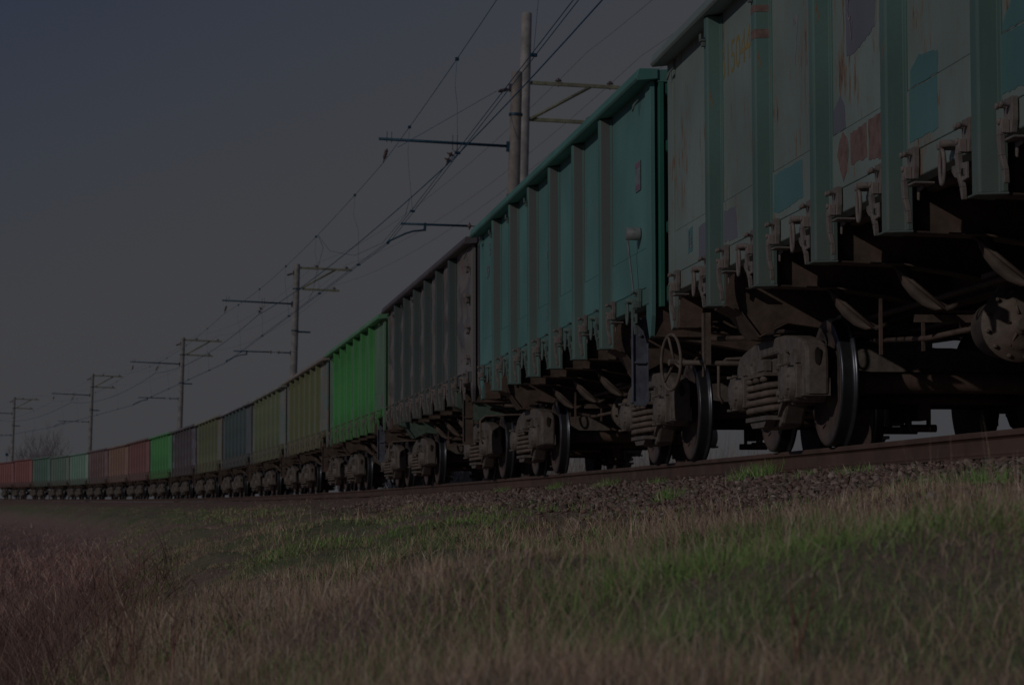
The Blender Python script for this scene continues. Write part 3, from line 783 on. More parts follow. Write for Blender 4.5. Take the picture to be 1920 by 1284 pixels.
def ground():
    S_, U_ = np.meshgrid(SS, US, indexing='ij')
    a = S_ * KAP; r = RAD - U_
    X = -RAD + r * np.cos(a); Y = r * np.sin(a)
    Z = ground_z(X, Y)
    ns, nu = S_.shape
    co = np.stack([X, Y, Z], -1).reshape(-1, 3)
    idx = np.arange(ns * nu).reshape(ns, nu)
    q = np.stack([idx[:-1, :-1], idx[:-1, 1:], idx[1:, 1:], idx[1:, :-1]], -1).reshape(-1, 4)
    me = bpy.data.meshes.new('ground')
    me.vertices.add(len(co)); me.vertices.foreach_set('co', co.ravel())
    me.loops.add(q.size); me.loops.foreach_set('vertex_index', q.ravel())
    me.polygons.add(len(q)); me.polygons.foreach_set('loop_start', np.arange(0, q.size, 4)); me.polygons.foreach_set('loop_total', np.full(len(q), 4))
    me.polygons.foreach_set('use_smooth', np.ones(len(q), bool))
    me.update(calc_edges=True)
    at = me.attributes.new('lat', 'FLOAT', 'POINT'); at.data.foreach_set('value', U_.ravel())
    N = NT('earth_and_turf')
    A = N.n('ShaderNodeAttribute', attribute_name='lat'); tc = N.n('ShaderNodeTexCoord'); v = tc.outputs['Object']
    n1 = N.noise(v, .55, 5, .6, 1); n2 = N.noise(v, 6, 6, .7, 2); n3 = N.noise(v, 40, 4, .7, 3)
    K = .060
    c = N.mix(N.ramp(n1, .42, .6), C(38, 31, 27, K), C(30, 34, 21, K))
    c = N.mix(N.ramp(n2, .45, .7, 0, .6), c, C(48, 38, 33, K))
    c = N.mix(N.ramp(N.mul(A.outputs['Fac'], N.mul(n1, 2.), 'ADD'), 6.4, 7.6, 0, .95), c, C(40, 31, 29, K))
    grav = N.mix(N.ramp(n3, .35, .65), C(22, 17, 17, K), C(44, 35, 33, K))
    ab = N.mul(A.outputs['Fac'], 1, 'ABSOLUTE') if False else A.outputs['Fac']
    m = N.n('ShaderNodeMath', operation='ABSOLUTE'); N.l(A.outputs['Fac'], m.inputs[0])
    soil = N.mix(N.ramp(n2, .4, .6), C(30, 24, 21, K), C(40, 33, 29, K))
    grav = N.mix(N.ramp(N.mul(m.outputs[0], N.mul(n1, 1.5), 'ADD'), 1.9, 2.5), grav, soil)
    c = N.mix(N.ramp(N.mul(m.outputs[0], N.mul(n2, 1.2), 'ADD'), 2.5, 3.6), grav, c)
    c = N.mix(N.ramp(n3, .3, .6, .35, 0), c, C(12, 11, 10, K))
    N.l(c, N.b.inputs['Base Color']); N.b.inputs['Roughness'].default_value = .95; N.b.inputs['Specular IOR Level'].default_value = .1
    N.bump(N.mul(n2, N.mul(n3, .5), 'ADD'), .8, .04)
    o = put('ground', me, [N.m]); tag(o, kind='structure')
ground()

def np_mesh(name, co, faces, col, mat):
    """co (n,3), faces (m,k), col (n,3)"""
    me = bpy.data.meshes.new(name)
    me.vertices.add(len(co)); me.vertices.foreach_set('co', co.astype(np.float32).ravel())
    k = faces.shape[1]
    me.loops.add(faces.size); me.loops.foreach_set('vertex_index', faces.astype(np.int32).ravel())
    me.polygons.add(len(faces)); me.polygons.foreach_set('loop_start', np.arange(0, faces.size, k, dtype=np.int32)); me.polygons.foreach_set('loop_total', np.full(len(faces), k, dtype=np.int32))
    me.update(calc_edges=True)
    ca = me.color_attributes.new('tint', 'FLOAT_COLOR', 'POINT')
    ca.data.foreach_set('color', np.concatenate([col, np.ones((len(col), 1))], 1).astype(np.float32).ravel())
    return put(name, me, [mat])
def tint_mat(name, rough=.85, trans=0.):
    N = NT(name); A = N.n('ShaderNodeAttribute', attribute_name='tint'); N.l(A.outputs['Color'], N.b.inputs['Base Color'])
    N.b.inputs['Roughness'].default_value = rough; N.b.inputs['Specular IOR Level'].default_value = .15
    return N.m
M_BLADE = tint_mat('grass_blades'); M_STONE = tint_mat('ballast_stone', .9); M_TWIG = tint_mat('twigs', .9)

def lin3(*c): return np.array([s2l(q) for q in c])
def ribbons(x, y, z, h, w, az, lean, bend, col, face=None, seg=3):
    """curved tapering blades; returns co, tris, col"""
    n = len(x); lv = np.linspace(0, 1, seg + 1)
    fa = rng.uniform(0, 2 * PI, n) if face is None else face
    sx, sy = np.cos(fa), np.sin(fa)
    co = []; cc = []
    for k, t in enumerate(lv):
        ang = lean + bend * t
        # integrate approx: position along arc
        px = np.zeros(n); pz = np.zeros(n); m = 6
        for j in range(m):
            tt = t * (j + .5) / m; a = lean + bend * tt
            px += np.sin(a) * t / m; pz += np.cos(a) * t / m
        cx = x + h * px * np.cos(az); cy = y + h * px * np.sin(az); cz = z + h * pz
        ww = w * (1 - t) ** .7 * .5
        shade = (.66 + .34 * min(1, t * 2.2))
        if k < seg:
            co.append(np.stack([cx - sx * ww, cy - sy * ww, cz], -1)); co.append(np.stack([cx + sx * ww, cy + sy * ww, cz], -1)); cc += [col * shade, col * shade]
        else: co.append(np.stack([cx, cy, cz], -1)); cc.append(col * 1.0)
    nv = 2 * seg + 1
    co = np.stack(co, 1).reshape(-1, 3); cc = np.stack(cc, 1).reshape(-1, 3)
    base = (np.arange(n) * nv)[:, None]
    tr = []
    for k in range(seg - 1): a = 2 * k; tr += [[a, a + 1, a + 3], [a, a + 3, a + 2]]
    a = 2 * (seg - 1); tr.append([a, a + 1, a + 2])
    tr = np.array(tr)
    f = (base[:, :, None] + tr[None]).reshape(-1, 3)
    return co, f, cc
KG = .085
STRAW = lin3(72, 63, 54) / KG; STRAW2 = lin3(62, 50, 43) / KG; TAN = lin3(80, 74, 66) / KG; GREEN = lin3(39, 51, 27) / KG; GREEN2 = lin3(51, 61, 34) / KG; BROWN = lin3(48, 36, 34) / KG; DKBR = lin3(25, 20, 19) / KG
def pn(x, y, f, ph=0):
    return .5 + .25 * (np.sin(f * x * 1.0 + ph + 1.3 * np.sin(f * .7 * y + ph)) + np.sin(f * y * 1.1 + 2.1 + ph + 1.1 * np.sin(f * .9 * x)))
def grass():
    parts = []
    def scatter(n, r0, r1, p, a0, a1):
        q = rng.random(n); r = (r0 ** p + q * (r1 ** p - r0 ** p)) ** (1 / p)
        th = R(a0) + rng.random(n) * (R(a1) - R(a0))        # to the right of +y
        return CAMX + r * np.sin(th), r * np.cos(th), r
    for (n, r0, r1, p, a0, a1) in ((400000, 2.6, 12, 1.0, -14, 27), (330000, 10, 34, .9, -11, 22), (170000, 30, 290, .8, -9, 10), (120000, 14, 90, .8, -9, 1.5)):
        x, y, r = scatter(n, r0, r1, p, a0, a1); s, u = su(x, y)
        keep = (u > 1.0 + np.where(s < 17, .95, 1.7) * rng.random(n) ** .8 * (.3 + 1.2 * pn(x, y, 2.6, 3.3)) - .75 * np.clip((s - 35) / 30, 0, 1)) & (u < 60)
        clump = pn(x, y, 5.1, .4) * pn(x, y, 2.3, 1.9)
        keep &= rng.random(n) < np.where(r < 11, .55, .38) + 3.0 * clump ** 1.3
        x, y, r, s, u = x[keep], y[keep], r[keep], s[keep], u[keep]; n = len(x)
        z = ground_z(x, y) - .01
        brown = np.clip((u - 5.6 - 1.3 * np.clip((r - 12) / 40, 0, 1) + 1.0 * (pn(x, y, .9, 3) - .5)) / .8, 0, 1)
        greenp = np.clip(pn(x, y, .75, .9) * .9 + pn(x, y, 2.2, 4) * .7 - .45, 0, .75) * (1 - brown)
        greenp = np.maximum(greenp, .55 * np.clip((3.4 - u) / 1.0, 0, 1) * pn(x, y, 1.7, 2.2))
        greenp = np.where((u > 2.2) & (u < 6.2) & (s > 13), np.maximum(greenp, np.clip(1.5 * pn(x, y, .45, 1.) - .15, 0, .85) * np.clip((s - 13) / 8, 0, 1)), greenp)
        hd = np.degrees(np.arctan2(x - CAMX, y)); greenp = greenp + np.where(r < 9, np.clip((hd - 9) / 8, -.3, .10), 0) * (1 - brown)
        isg = rng.random(n) < greenp
        isb = (rng.random(n) < brown) & ~isg
        k = rng.random((n, 1))
        col = np.where(isg[:, None], GREEN * (1 - k) + GREEN2 * k, np.where(isb[:, None], BROWN * (1 - k) + (STRAW2 * .75 + BROWN * .25) * k * (.8 + .35 * np.clip((r[:, None] - 18) / 20, 0, 1)), STRAW2 * (1 - k) + STRAW * k))
        rd = (rng.random(n) < .45 * np.clip(pn(x, y, 1.3, 5.2) * 2 - .9, 0, 1))[:, None]; col = np.where(rd & ~isg[:, None], lin3(52, 39, 36) / KG, col)
        bright = (rng.random(n) < .10 * (1 - .6 * brown))[:, None]; col = np.where(bright & ~isg[:, None], TAN, col)
        dk = (rng.random(n) < np.where(isb, .36, .10))[:, None]; col = np.where(dk & ~isg[:, None], DKBR + .3 * BROWN, col)
        col = col * np.where(isb, .75 + .75 * np.clip((r - 13) / 20, 0, 1), 1)[:, None] * rng.uniform(.7, 1.2, (n, 1))
        h = np.where(isg, rng.uniform(.04, .13, n), rng.uniform(.05, .19, n)) * (.6 + 1.1 * clump[keep])
        h = np.where(isb, rng.uniform(.15, .5, n) * (.8 + .5 * np.clip((r - 15) / 25, 0, 1)), h) * np.clip((u - 1.0) / 2.0, .45, 1)
        strip = np.exp(-((u - 5.35 - .3 * np.sin(s * .12)) / .4) ** 2) * np.clip((r - 11) / 5, 0, 1); h = h * (.82 - .5 * strip); col = col * (1 - strip[:, None] * .75) + lin3(60, 49, 44) / KG * rng.uniform(.8, 1.15, (n, 1)) * strip[:, None] * .75
        tall = rng.random(n) < .03; h = np.where(tall & (u > 3), h * 1.9, h)
        w = rng.uniform(.0015, .0034, n) * np.clip(r / 7, .8, 12) ** .85
        w = np.where(isg, w * 1.35, w)
        az = rng.uniform(0, 2 * PI, n)
        lean = np.abs(rng.normal(0, .5, n)); bend = rng.normal(.6, .8, n)
        flat = rng.random(n) < np.where(isb, .5, .55); lean = np.where(flat, rng.uniform(.7, 1.35, n), lean)
        bend = np.where(isb, rng.uniform(.3, 2.0, n), bend)
        fa = np.arctan2(y, x - CAMX) + PI / 2 + rng.normal(0, .7, n)
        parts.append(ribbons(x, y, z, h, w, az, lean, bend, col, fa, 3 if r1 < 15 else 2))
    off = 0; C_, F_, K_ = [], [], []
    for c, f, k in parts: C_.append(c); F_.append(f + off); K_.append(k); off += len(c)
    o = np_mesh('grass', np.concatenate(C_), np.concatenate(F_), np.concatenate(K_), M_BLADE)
    tag(o, 'dry straw coloured and green grass covering the slope below the track', 'grass', kind='stuff')
grass()
def broad_weeds():
    n = 6000; r = 8 + 26 * rng.random(n) ** 1.3; th = R(-8) + rng.random(n) * R(30)
    x = CAMX + r * np.sin(th); y = r * np.cos(th); s, u = su(x, y)
    k = (u > 1.15) & (u < 6.0) & (rng.random(n) < 1.6 * np.clip(pn(x, y, 1.9, 7) - .35, 0, 1) + .25 * (u < 2.4)); x, y, r, u = x[k], y[k], r[k], u[k]
    m = 5; x = np.repeat(x, m); y = np.repeat(y, m); r = np.repeat(r, m); n = len(x)
    x = x + rng.normal(0, .02, n); y = y + rng.normal(0, .02, n); z = ground_z(x, y)
    kk = rng.random((n, 1)); col = (lin3(32, 44, 24) * (1 - kk) + lin3(44, 56, 28) * kk) / KG * rng.uniform(.6, 1.1, (n, 1))
    c, f, q = ribbons(x, y, z, rng.uniform(.025, .07, n), rng.uniform(.006, .014, n), rng.uniform(0, 2 * PI, n), rng.uniform(.2, 1.2, n), rng.uniform(.2, 1.0, n), col, None, 3)
    o = np_mesh('leafy_weeds', c, f, q, M_BLADE); tag(o, 'small broad leaved green weeds scattered through the grass and ballast', 'weeds', kind='stuff')
broad_weeds()
# long arching dead stalks, lower left
def dead_brush():
    n = 6000
    r = rng.uniform(6, 30, n) ** 1.0; th = R(-9) + rng.random(n) * R(8.5)
    x = CAMX + r * np.sin(th); y = r * np.cos(th); s, u = su(x, y)
    k = u > 5.6 + .6 * rng.random(n); x, y, r, u = x[k], y[k], r[k], u[k]; n = len(x)
    z = ground_z(x, y)
    kk = rng.random((n, 1)); col = (BROWN * (1 - kk) + STRAW2 * kk) * rng.uniform(.3, 1.1, (n, 1))
    fa = np.arctan2(y, x - CAMX) + PI / 2 + rng.normal(0, .4, n)
    c, f, q = ribbons(x, y, z, rng.uniform(.25, .85, n), rng.uniform(.0016, .0034, n) * np.clip(r / 9, 1, 3), rng.uniform(0, 2 * PI, n), rng.uniform(.1, 1.0, n), rng.uniform(.3, 1.9, n), col, fa, seg=7)
    o = np_mesh('dead_brush', c, f, q, M_BLADE); tag(o, 'tangle of long brown dead stalks filling the lower left', 'dead brush', kind='stuff')
dead_brush()

# ------------------------------------------------------------------ ballast stones
def stones():
    t = (1 + 5 ** .5) / 2
    V = np.array([(-1, t, 0), (1, t, 0), (-1, -t, 0), (1, -t, 0), (0, -1, t), (0, 1, t), (0, -1, -t), (0, 1, -t), (t, 0, -1), (t, 0, 1), (-t, 0, -1), (-t, 0, 1)], float); V /= np.linalg.norm(V[0])
    F = np.array([(0, 11, 5), (0, 5, 1), (0, 1, 7), (0, 7, 10), (0, 10, 11), (1, 5, 9), (5, 11, 4), (11, 10, 2), (10, 7, 6), (7, 1, 8), (3, 9, 4), (3, 4, 2), (3, 2, 6), (3, 6, 8), (3, 8, 9), (4, 9, 5), (2, 4, 11), (6, 2, 10), (8, 6, 7), (9, 8, 1)])
    n = 52000
    s = 7 + 50 * rng.random(n) ** 1.7; u = .83 + np.abs(rng.normal(0, .95, n)) ** 1.0
    k = (u < 3.8) & (rng.random(n) < np.clip(1.9 - .5 * u, .12, 1)); s, u = s[k], u[k]; n = len(s)
    a = s * KAP; x = -RAD + (RAD - u) * np.cos(a); y = (RAD - u) * np.sin(a); z = ground_z(x, y)
    sz = rng.uniform(.008, .026, n) * np.where(rng.random(n) < .12, 1.5, 1)
    P = V[None] * rng.uniform(.6, 1.25, (n, 12, 1)) * np.stack([sz * rng.uniform(.8, 1.5, n), sz * rng.uniform(.7, 1.2, n), sz * rng.uniform(.5, .9, n)], -1)[:, None, :]
    an = rng.uniform(0, 2 * PI, n); ca, sa = np.cos(an)[:, None], np.sin(an)[:, None]
    X = P[..., 0] * ca - P[..., 1] * sa + x[:, None]; Y = P[..., 0] * sa + P[..., 1] * ca + y[:, None]
    tl = rng.normal(0, .5, (n, 1)); Z = P[..., 2] + P[..., 0] * tl + (z + sz * .35)[:, None]
    co = np.stack([X, Y, Z], -1).reshape(-1, 3)
    f = (np.arange(n)[:, None, None] * 12 + F[None]).reshape(-1, 3)
    base = lin3(43, 34, 31) / KG; alt = lin3(56, 51, 48) / KG; kk = rng.random((n, 1)) ** 2
    col = np.repeat((base * (1 - kk) + alt * kk) * rng.uniform(.4, 1.15, (n, 1)), 12, 0)
    o = np_mesh('ballast', co, f, col, M_STONE); tag(o, 'brown crushed stone ballast heaped beside the rail', 'ballast', kind='stuff')
stones()

# ------------------------------------------------------------------ green tufts growing at the rail
def tuft(s, u, n, h, label, spread=.12, green=.9, name='grass_tuft'):
    cx, cy = track(s, u)
    x = cx + rng.normal(0, spread * .5, n); y = cy + rng.normal(0, spread * 1.6, n); z = ground_z(x, y) - .005
    g = (rng.random(n) < green)[:, None]; k = rng.random((n, 1))
    col = np.where(g, lin3(34, 48, 24) / KG * (1 - k) + lin3(44, 58, 30) / KG * k, TAN * .8)
    fa = np.arctan2(y, x - CAMX) + PI / 2 + rng.normal(0, .6, n)
    c, f, q = ribbons(x - cx, y - cy, z - GRADE * s, h * rng.uniform(.5, 1.1, n), rng.uniform(.004, .007, n), rng.uniform(0, 2 * PI, n), np.abs(rng.normal(0, .4, n)), rng.normal(.5, .5, n), col, fa, 4)
    o = np_mesh(name, c, f, q, M_BLADE); o.location = (cx, cy, GRADE * s); tag(o, label, 'grass tuft', 'green grass tufts along the rail')
for a in [(20.3, 1.0, 420, .17, 'biggest bright green tuft at the rail, below the handwheel wagon gap', .16),
          (27.6, 1.0, 140, .14, 'green tuft at the rail under the left end of the teal wagon'),
          (24.4, 1.05, 90, .11, 'small sparse green tuft halfway between two larger rail tufts'),
          (31.4, 1.0, 160, .14, 'green tuft at the rail left of centre, below the gap between wagons'),
          (36.6, 1.0, 120, .13, 'green tuft at the rail below the battered dark wagon'),
          (18.3, 1.05, 70, .09, 'low green weed at the rail just right of the biggest tuft'),
          (16.9, 1.05, 90, .10, 'low leafy tuft at the rail below the big front wheel'),
          (11.2, 1.12, 260, .17, 'bright green tuft against the rail at the right edge'),
          (11.3, 1.9, 300, .16, 'green tuft on the ballast slope near the right edge, below the rail one'),
          (13.4, 1.6, 240, .13, 'green tuft on the stones near the right, left of the edge tufts', .16),
          (14.8, 2.1, 200, .12, 'low green tuft where grass meets stones at the right', .16),
          (20.0, 1.75, 200, .15, 'bluish green tuft lower on the ballast below the biggest rail tuft')]:
    tuft(*a)
def seedling(x, y, n, h, label):
    z0 = float(ground_z(np.array([x]), np.array([y]))[0]); b = MB(); rr = random.Random(int(abs(x * 97 + y * 31)))
    root = empty('dry_weed', Matrix.Translation((x, y, z0)), label, 'dry weed')
    b = MB(); br = MB()
    for k in range(n):
        a = rr.uniform(0, 2 * PI); l = rr.uniform(.05, .35) * h; hh = h * rr.uniform(.6, 1.05); pts = [(0, 0, -.02)]
        for j in range(1, 6):
            t = j / 5; pts.append((math.cos(a) * l * t * t + rr.uniform(-.01, .01), math.sin(a) * l * t * t + rr.uniform(-.01, .01), hh * (t - .15 * t * t)))
        b.tube(pts, .0035, 4, r2=.0012)
        for j in range(2, 6):
            if rr.random() < .7:
                p = Vector(pts[j]); aa = rr.uniform(0, 2 * PI); q = p + Vector((math.cos(aa) * .05, math.sin(aa) * .05, .04)); br.tube([p, (p + q) / 2 + Vector((0, 0, .005)), q], .0016, 3, r2=.001)
    b.extend(br); put('stem', b.mesh('stem'), [M_WEED], root)
M_WEED = simple('dead_stem', C(50, 36, 32, .085), .8)
M_WEED2 = M_WEED
def at_px(px, py, d):
    """ray through a photo pixel: world x,y at distance d"""
    F, Rr, U = CAMAX
    v = F + Rr * ((px - 960) / 4682.1) + U * ((642 - py) / 4682.1)
    v = v / Vector((v.x, v.y, 0)).length
    return CAMX + v.x * d, v.y * d, CAMZ + v.z * d
def cam_axes():
    yaw, pit, rol = -.104653, .070633, .02782
    F = Vector((-math.sin(yaw) * math.cos(pit), math.cos(yaw) * math.cos(pit), math.sin(pit)))
    Rr = Vector((math.cos(yaw), math.sin(yaw), 0)); U = Rr.cross(F)
    c, s = math.cos(rol), math.sin(rol)
    return F, Rr * c + U * s, U * c - Rr * s
CAMAX = cam_axes()
for px, d, n, h, lab in [(250, 7.4, 5, .50, 'clump of dark bare weed stems, lower left of the slope'), (215, 8.0, 3, .52, 'thin bare weed left of the darkest clump'),
                         (330, 7.6, 4, .36, 'short reddish weed right of the darkest clump'), (165, 8.5, 1, .80, 'single tall pale grass stalk at the lower left'),
                         (1500, 5.2, 3, .20, 'small brown weed in the blurred grass at lower right'), (720, 9.5, 5, .28, 'brown twiggy weed in the middle of the slope'),
                         (1010, 17.0, 4, .32, 'dry brown weed on the ballast edge below the battered wagon')]:
    x, y, z = at_px(px, 1100, d); seedling(x, y, n, h, lab)

# ------------------------------------------------------------------ scrub and bare trees behind the train
def thicket():
    n = 14000
    th = R(3.5) + rng.random(n) * R(9.6); r = rng.uniform(80, 125, n)
    x = CAMX + r * np.sin(th); y = r * np.cos(th); z = ground_z(x, y)
    k = rng.random((n, 1)); col = (lin3(48, 45, 43) * (1 - k) + lin3(58, 54, 52) * k) / KG * rng.uniform(.7, 1.1, (n, 1))
    h = rng.uniform(2.0, 5.2, n) * (.75 + .4 * pn(x, y, .6, 1)); fa = np.arctan2(y, x - CAMX) + PI / 2 + rng.normal(0, .3, n)
    c, f, q = ribbons(x, y, z, h, rng.uniform(.02, .05, n), rng.uniform(0, 2 * PI, n), np.abs(rng.normal(0, .22, n)), rng.normal(.3, .4, n), col, fa, 4)
    o = np_mesh('scrub', c, f, q, M_TWIG); tag(o, 'pale leafless scrub seen through the gaps under the train', 'scrub', kind='stuff')
thicket()
M_BARK = simple('bare_bark', C(47, 44, 45, .085), .9)
def bare_tree(px, d, top, spread, label, seed):
    x, y, _ = at_px(px, 900, d); z0 = float(ground_z(np.array([x]), np.array([y]))[0])
    root = empty('bare_tree', Matrix.Translation((x, y, z0)), label, 'tree', 'leafless trees on the horizon')
    rr = random.Random(seed); tr = MB(); cr = MB()
    def grow(p, dr, L, r, lev, m):
        pts = [p]; q = p.copy(); dd = dr.copy()
        for k in range(4):
            dd = (dd + Vector((rr.uniform(-.14, .14), rr.uniform(-.14, .14), rr.uniform(-.04, .12)))).normalized(); q = q + dd * L / 4; pts.append(q.copy())
        m.tube(pts, max(r, .012), 4, r2=max(r * .45, .008))
        if lev < 4:
            for k in range(rr.choice([3, 4, 4]) if lev else 6):
                t = rr.uniform(.35, 1.0); i = min(3, int(t * 4)); b = pts[i].lerp(pts[i + 1], t * 4 - i) if i < 4 else pts[-1]
                a = rr.uniform(0, 2 * PI); nd = (dd * 1.0 + Vector((math.cos(a), math.sin(a), .25)) * rr.uniform(.4, .8) * spread).normalized()
                grow(b, nd, L * rr.uniform(.5, .72), r * .5, lev + 1, cr)
    for k in range(3): grow(Vector((rr.uniform(-.4, .4), rr.uniform(-.4, .4), 0)), Vector((rr.uniform(-.3, .3), rr.uniform(-.3, .3), 1)).normalized(), top * .45, .10, 0, tr)
    put('trunk', tr.mesh('trunk'), [M_BARK], root); put('crown', cr.mesh('crown'), [M_BARK], root)
bare_tree(72, 330, 13.0, .7, 'slender leafless tree, leftmost of those above the green wagons', 3)
bare_tree(100, 345, 11.5, 1.0, 'spreading leafless tree in the middle of those above the green wagons', 8)
bare_tree(122, 335, 10.5, 1.0, 'low bushy leafless tree, rightmost of those above the green wagons', 12)
# small dark sign
x, y, z = at_px(13, 852, 298)
rt = empty('trackside_sign', Matrix.Translation((x, y, -2.3)), 'small dark square board on a thin post at the far left edge', 'sign')
b = MB(); b.box(-.17, .17, -.06, .06, z + 2.3 - .17, z + 2.3 + .17); put('board', b.mesh('board', .02), [M_STEEL], rt)
b = MB(); b.tube([(0, .07, 0), (0, .07, z + 2.3)], .02, 6); put('pole', b.mesh('pole'), [M_STEEL], rt)

# ------------------------------------------------------------------ overhead line
def disc_ins(b, p, d, r=.075, n=2, gap=.13):
    p = Vector(p); d = Vector(d).normalized()
    rotm = d.to_track_quat('Z', 'Y').to_matrix().to_4x4()
    for k in range(n):
        s = MB(); s.lathe([(-.05, .02), (-.03, .03), (.0, r), (.012, r), (.03, .035), (.07, .03)], (0, 0, 0), 'z', 12)
        b.extend(s, Matrix.Translation(p + d * gap * k) @ rotm)
M_FAINT = simple('bright_wire', (.22, .25, .30, 1), .5, .3)
def zig(k): return .10 if k == 0 else (.13 if k % 2 else .1)
def mast(s, tp, H, zu, zl, label, detail, feeder=True, cant_arm=True, mat=None):
    """pole at lateral tp; local frame: -x towards the track"""
    M = frame(s, 0.0); x, y = track(s, tp); M[0][3] = x; M[1][3] = y; M[2][3] = GRADE * s
    root = empty('catenary_mast', M, label, 'mast', 'concrete masts of the overhead line')
    X = lambda t: (tp - t)                                # lateral t -> local x
    b = MB(); b.smooth = True
    b.lathe([(-2.6, .23), (H - .03, .145), (H, .13)], (0, 0, 0), 'z', 18)
    put('pole', b.mesh('pole'), [mat or M_CONC2], root)
    if cant_arm:
        b = MB(); b.tube([(X(tp + .14), 0, zu), (X(.42), 0, zu + .02)], .038, 8)
        b.box(-.22, -.13, -.06, .06, zu - .14, zu + .12)
        for t in (.15, -1.57):
            for q in (-.06, .06): b.tube([(X(t) + q, 0, zu - .06), (X(t) + q, 0, zu + .22)], .009, 5)
        put('upper_arm', b.mesh('upper_arm'), [M_STEEL], root)
        b = MB(); b.tube([(X(tp + .14), 0, zl), (X(-2.45), 0, zl)], .03, 7); b.tube([(X(-1.95), 0, zl), (X(-.22), 0, zl - .02)], .03, 7)
        b.tube([(X(-2.45), 0, zl), (X(-1.95), 0, zl)], .014, 6)
        b.box(-.2, -.13, -.05, .05, zl - .1, zl + .1); b.box(X(-.85) - .03, X(-.85) + .03, -.03, .03, zl - .18, zl + .03)
        arm = put('registration_arm', b.mesh('registration_arm'), [M_STEEL], root)
        b = MB(); disc_ins(b, (X(-2.40), 0, zl), (-1, 0, 0), .10, 2, .38); put('insulator', b.mesh('insulator'), [M_INS], arm)
        b = MB(); b.tube([(X(-.85), 0, zl - .16), (X(-.55), 0, zl - .20), (X(-.35), 0, zl - .27), (X(.10), 0, zl - .50)], .024, 7)
        b.box(X(.10) - .03, X(.10) + .03, -.06, .06, zl - .56, zl - .50)
        put('steady_arm', b.mesh('steady_arm'), [M_STEEL], root)
        for t, tb, zb, k in ((.15, .30, zu - .62, 4), (-1.57, -1.33, zu - .62, 2)):
            b = MB(); p0 = Vector((X(t), 0, zu - .05)); p1 = Vector((X(tb), 0, zb)); d = p1 - p0
            if k == 2: b.tube([(X(t) - .06, 0, zu - .03), (X(t) - .06, 0, zu - .16), (X(t), 0, zu - .22), (X(t) + .06, 0, zu - .16), (X(t) + .06, 0, zu - .03)], .010, 5)
            b.tube([p0 + d * .3, p1], .010, 5)
            disc_ins(b, p0 + d * .42, d, .11 if k == 2 else .05, k, .16 if k == 2 else .05)
            put('insulator', b.mesh('insulator'), [M_INS], root)
        b = MB(); p0 = Vector((-.16, 0, H - .45)); p1 = Vector((X(-2.64), -.2, H - .58)); d = p1 - p0
        b.box(-.2, -.14, -.05, .05, H - .53, H - .33); b.tube([p0, p1], .012, 5); disc_ins(b, p0 + d * .3, d, .05, 4, .07)
        put('insulator', b.mesh('insulator'), [M_INS], root)
    if feeder:
        z1 = H - .17 if cant_arm else H - 1.95
        z2 = z1 - 1.03
        b = MB(); b.box(.16, 2.70, -.04, .04, z1 - .05 + (.0), z1 + .05)
        put('cross_arm', b.mesh('cross_arm', .006), [M_ARM], root)
        b = MB(); b.box(.30 if cant_arm else .16, 2.10, -.04, .04, z2 - .05, z2 + .05)
        put('cross_arm', b.mesh('cross_arm', .006), [M_ARM], root)
        b = MB(); b.tube([(.17, -.06, z2 + .0), (1.85, -.06, z1 - .04)], .045, 4); put('brace', b.mesh('brace'), [M_ARM], root)
        for xx, zz in ((.95, z1), (2.42, z1), (1.85, z2)):
            b = MB(); b.tube([(xx, 0, zz - .08), (xx, 0, zz + .1)], .012, 5)
            b.lathe([(.08, .03), (.08, .10), (.11, .085), (.15, .04), (.17, .02)], (xx, 0, zz), 'z', 12); put('insulator', b.mesh('insulator'), [M_INS], root)
    if detail:
        b = MB()
        for zz in ((zu - 1.3), z2 if feeder else 9.9): b.lathe([(zz - .03, .185), (zz + .03, .185)], (0, 0, 0), 'z', 16)
        put('clamp_band', b.mesh('clamp_band'), [M_STEEL], root)
        if s > 100:
            b = MB(); b.box(.15, .75, -.03, .03, zu - 1.38, zu - 1.30); put('small_bracket', b.mesh('small_bracket'), [M_STEEL], root)
    return root
SM = [64.2, 121.0, 174.0, 228.0, 281.0]
mast(64.2, -3.15, 11.03, 9.06, 6.92, 'shorter brown mast of the nearest pair, with the arm to the left', True, feeder=False)
mast(68.3, -4.05, 13.45, 9.0, 7.0, 'taller pale mast of the nearest pair, with crossarms to the right', False, feeder=True, cant_arm=False, mat=M_CONC)
mast(121.0, -3.15, 11.40, 9.46, 7.08, 'mast second nearest, standing behind the olive wagons', True, mat=M_CONC3)
mast(174.0, -3.15, 11.25, 9.40, 7.0, 'mast behind the small bright green and maroon wagons', True, mat=M_CONC3)
mast(228.0, -3.15, 11.35, 9.4, 7.0, 'mast second from the left edge', True, mat=M_CONC3)
mast(281.0, -3.15, 11.2, 9.4, 7.0, 'leftmost and smallest mast', True, mat=M_CONC3)
def wire(name, pts, r, label, cat='wire', group=None, mat=None):
    b = MB(); P = []
    for s, t, z in pts:
        x, y = track(s, t); P.append((x, y, z + GRADE * s))
    o0 = Vector(P[0]); b.tube([Vector(p) - o0 for p in P], r, 5)
    o = put(name, b.mesh(name), [mat or M_WIRE]); o.location = o0; tag(o, label, cat, group); return o
def span(S, tz, sag, n=14):
    out = []
    for k in range(len(S) - 1):
        for j in range(n):
            f = j / n; (t0, z0), (t1, z1) = tz[k], tz[k + 1]
            # chord between supports drawn in straight plan, catenary in height
            s = S[k] + (S[k + 1] - S[k]) * f
            off = ((S[k + 1] - S[k]) ** 2) * KAP / 2 * f * (1 - f)
            out.append((s, t0 + (t1 - t0) * f + off, z0 + (z1 - z0) * f - sag[k] * 4 * f * (1 - f)))
    out.append((S[-1], *tz[-1])); return out
SW = [8.0] + SM + [335]
def supports(t, z): return [(t, z)] * len(SW)
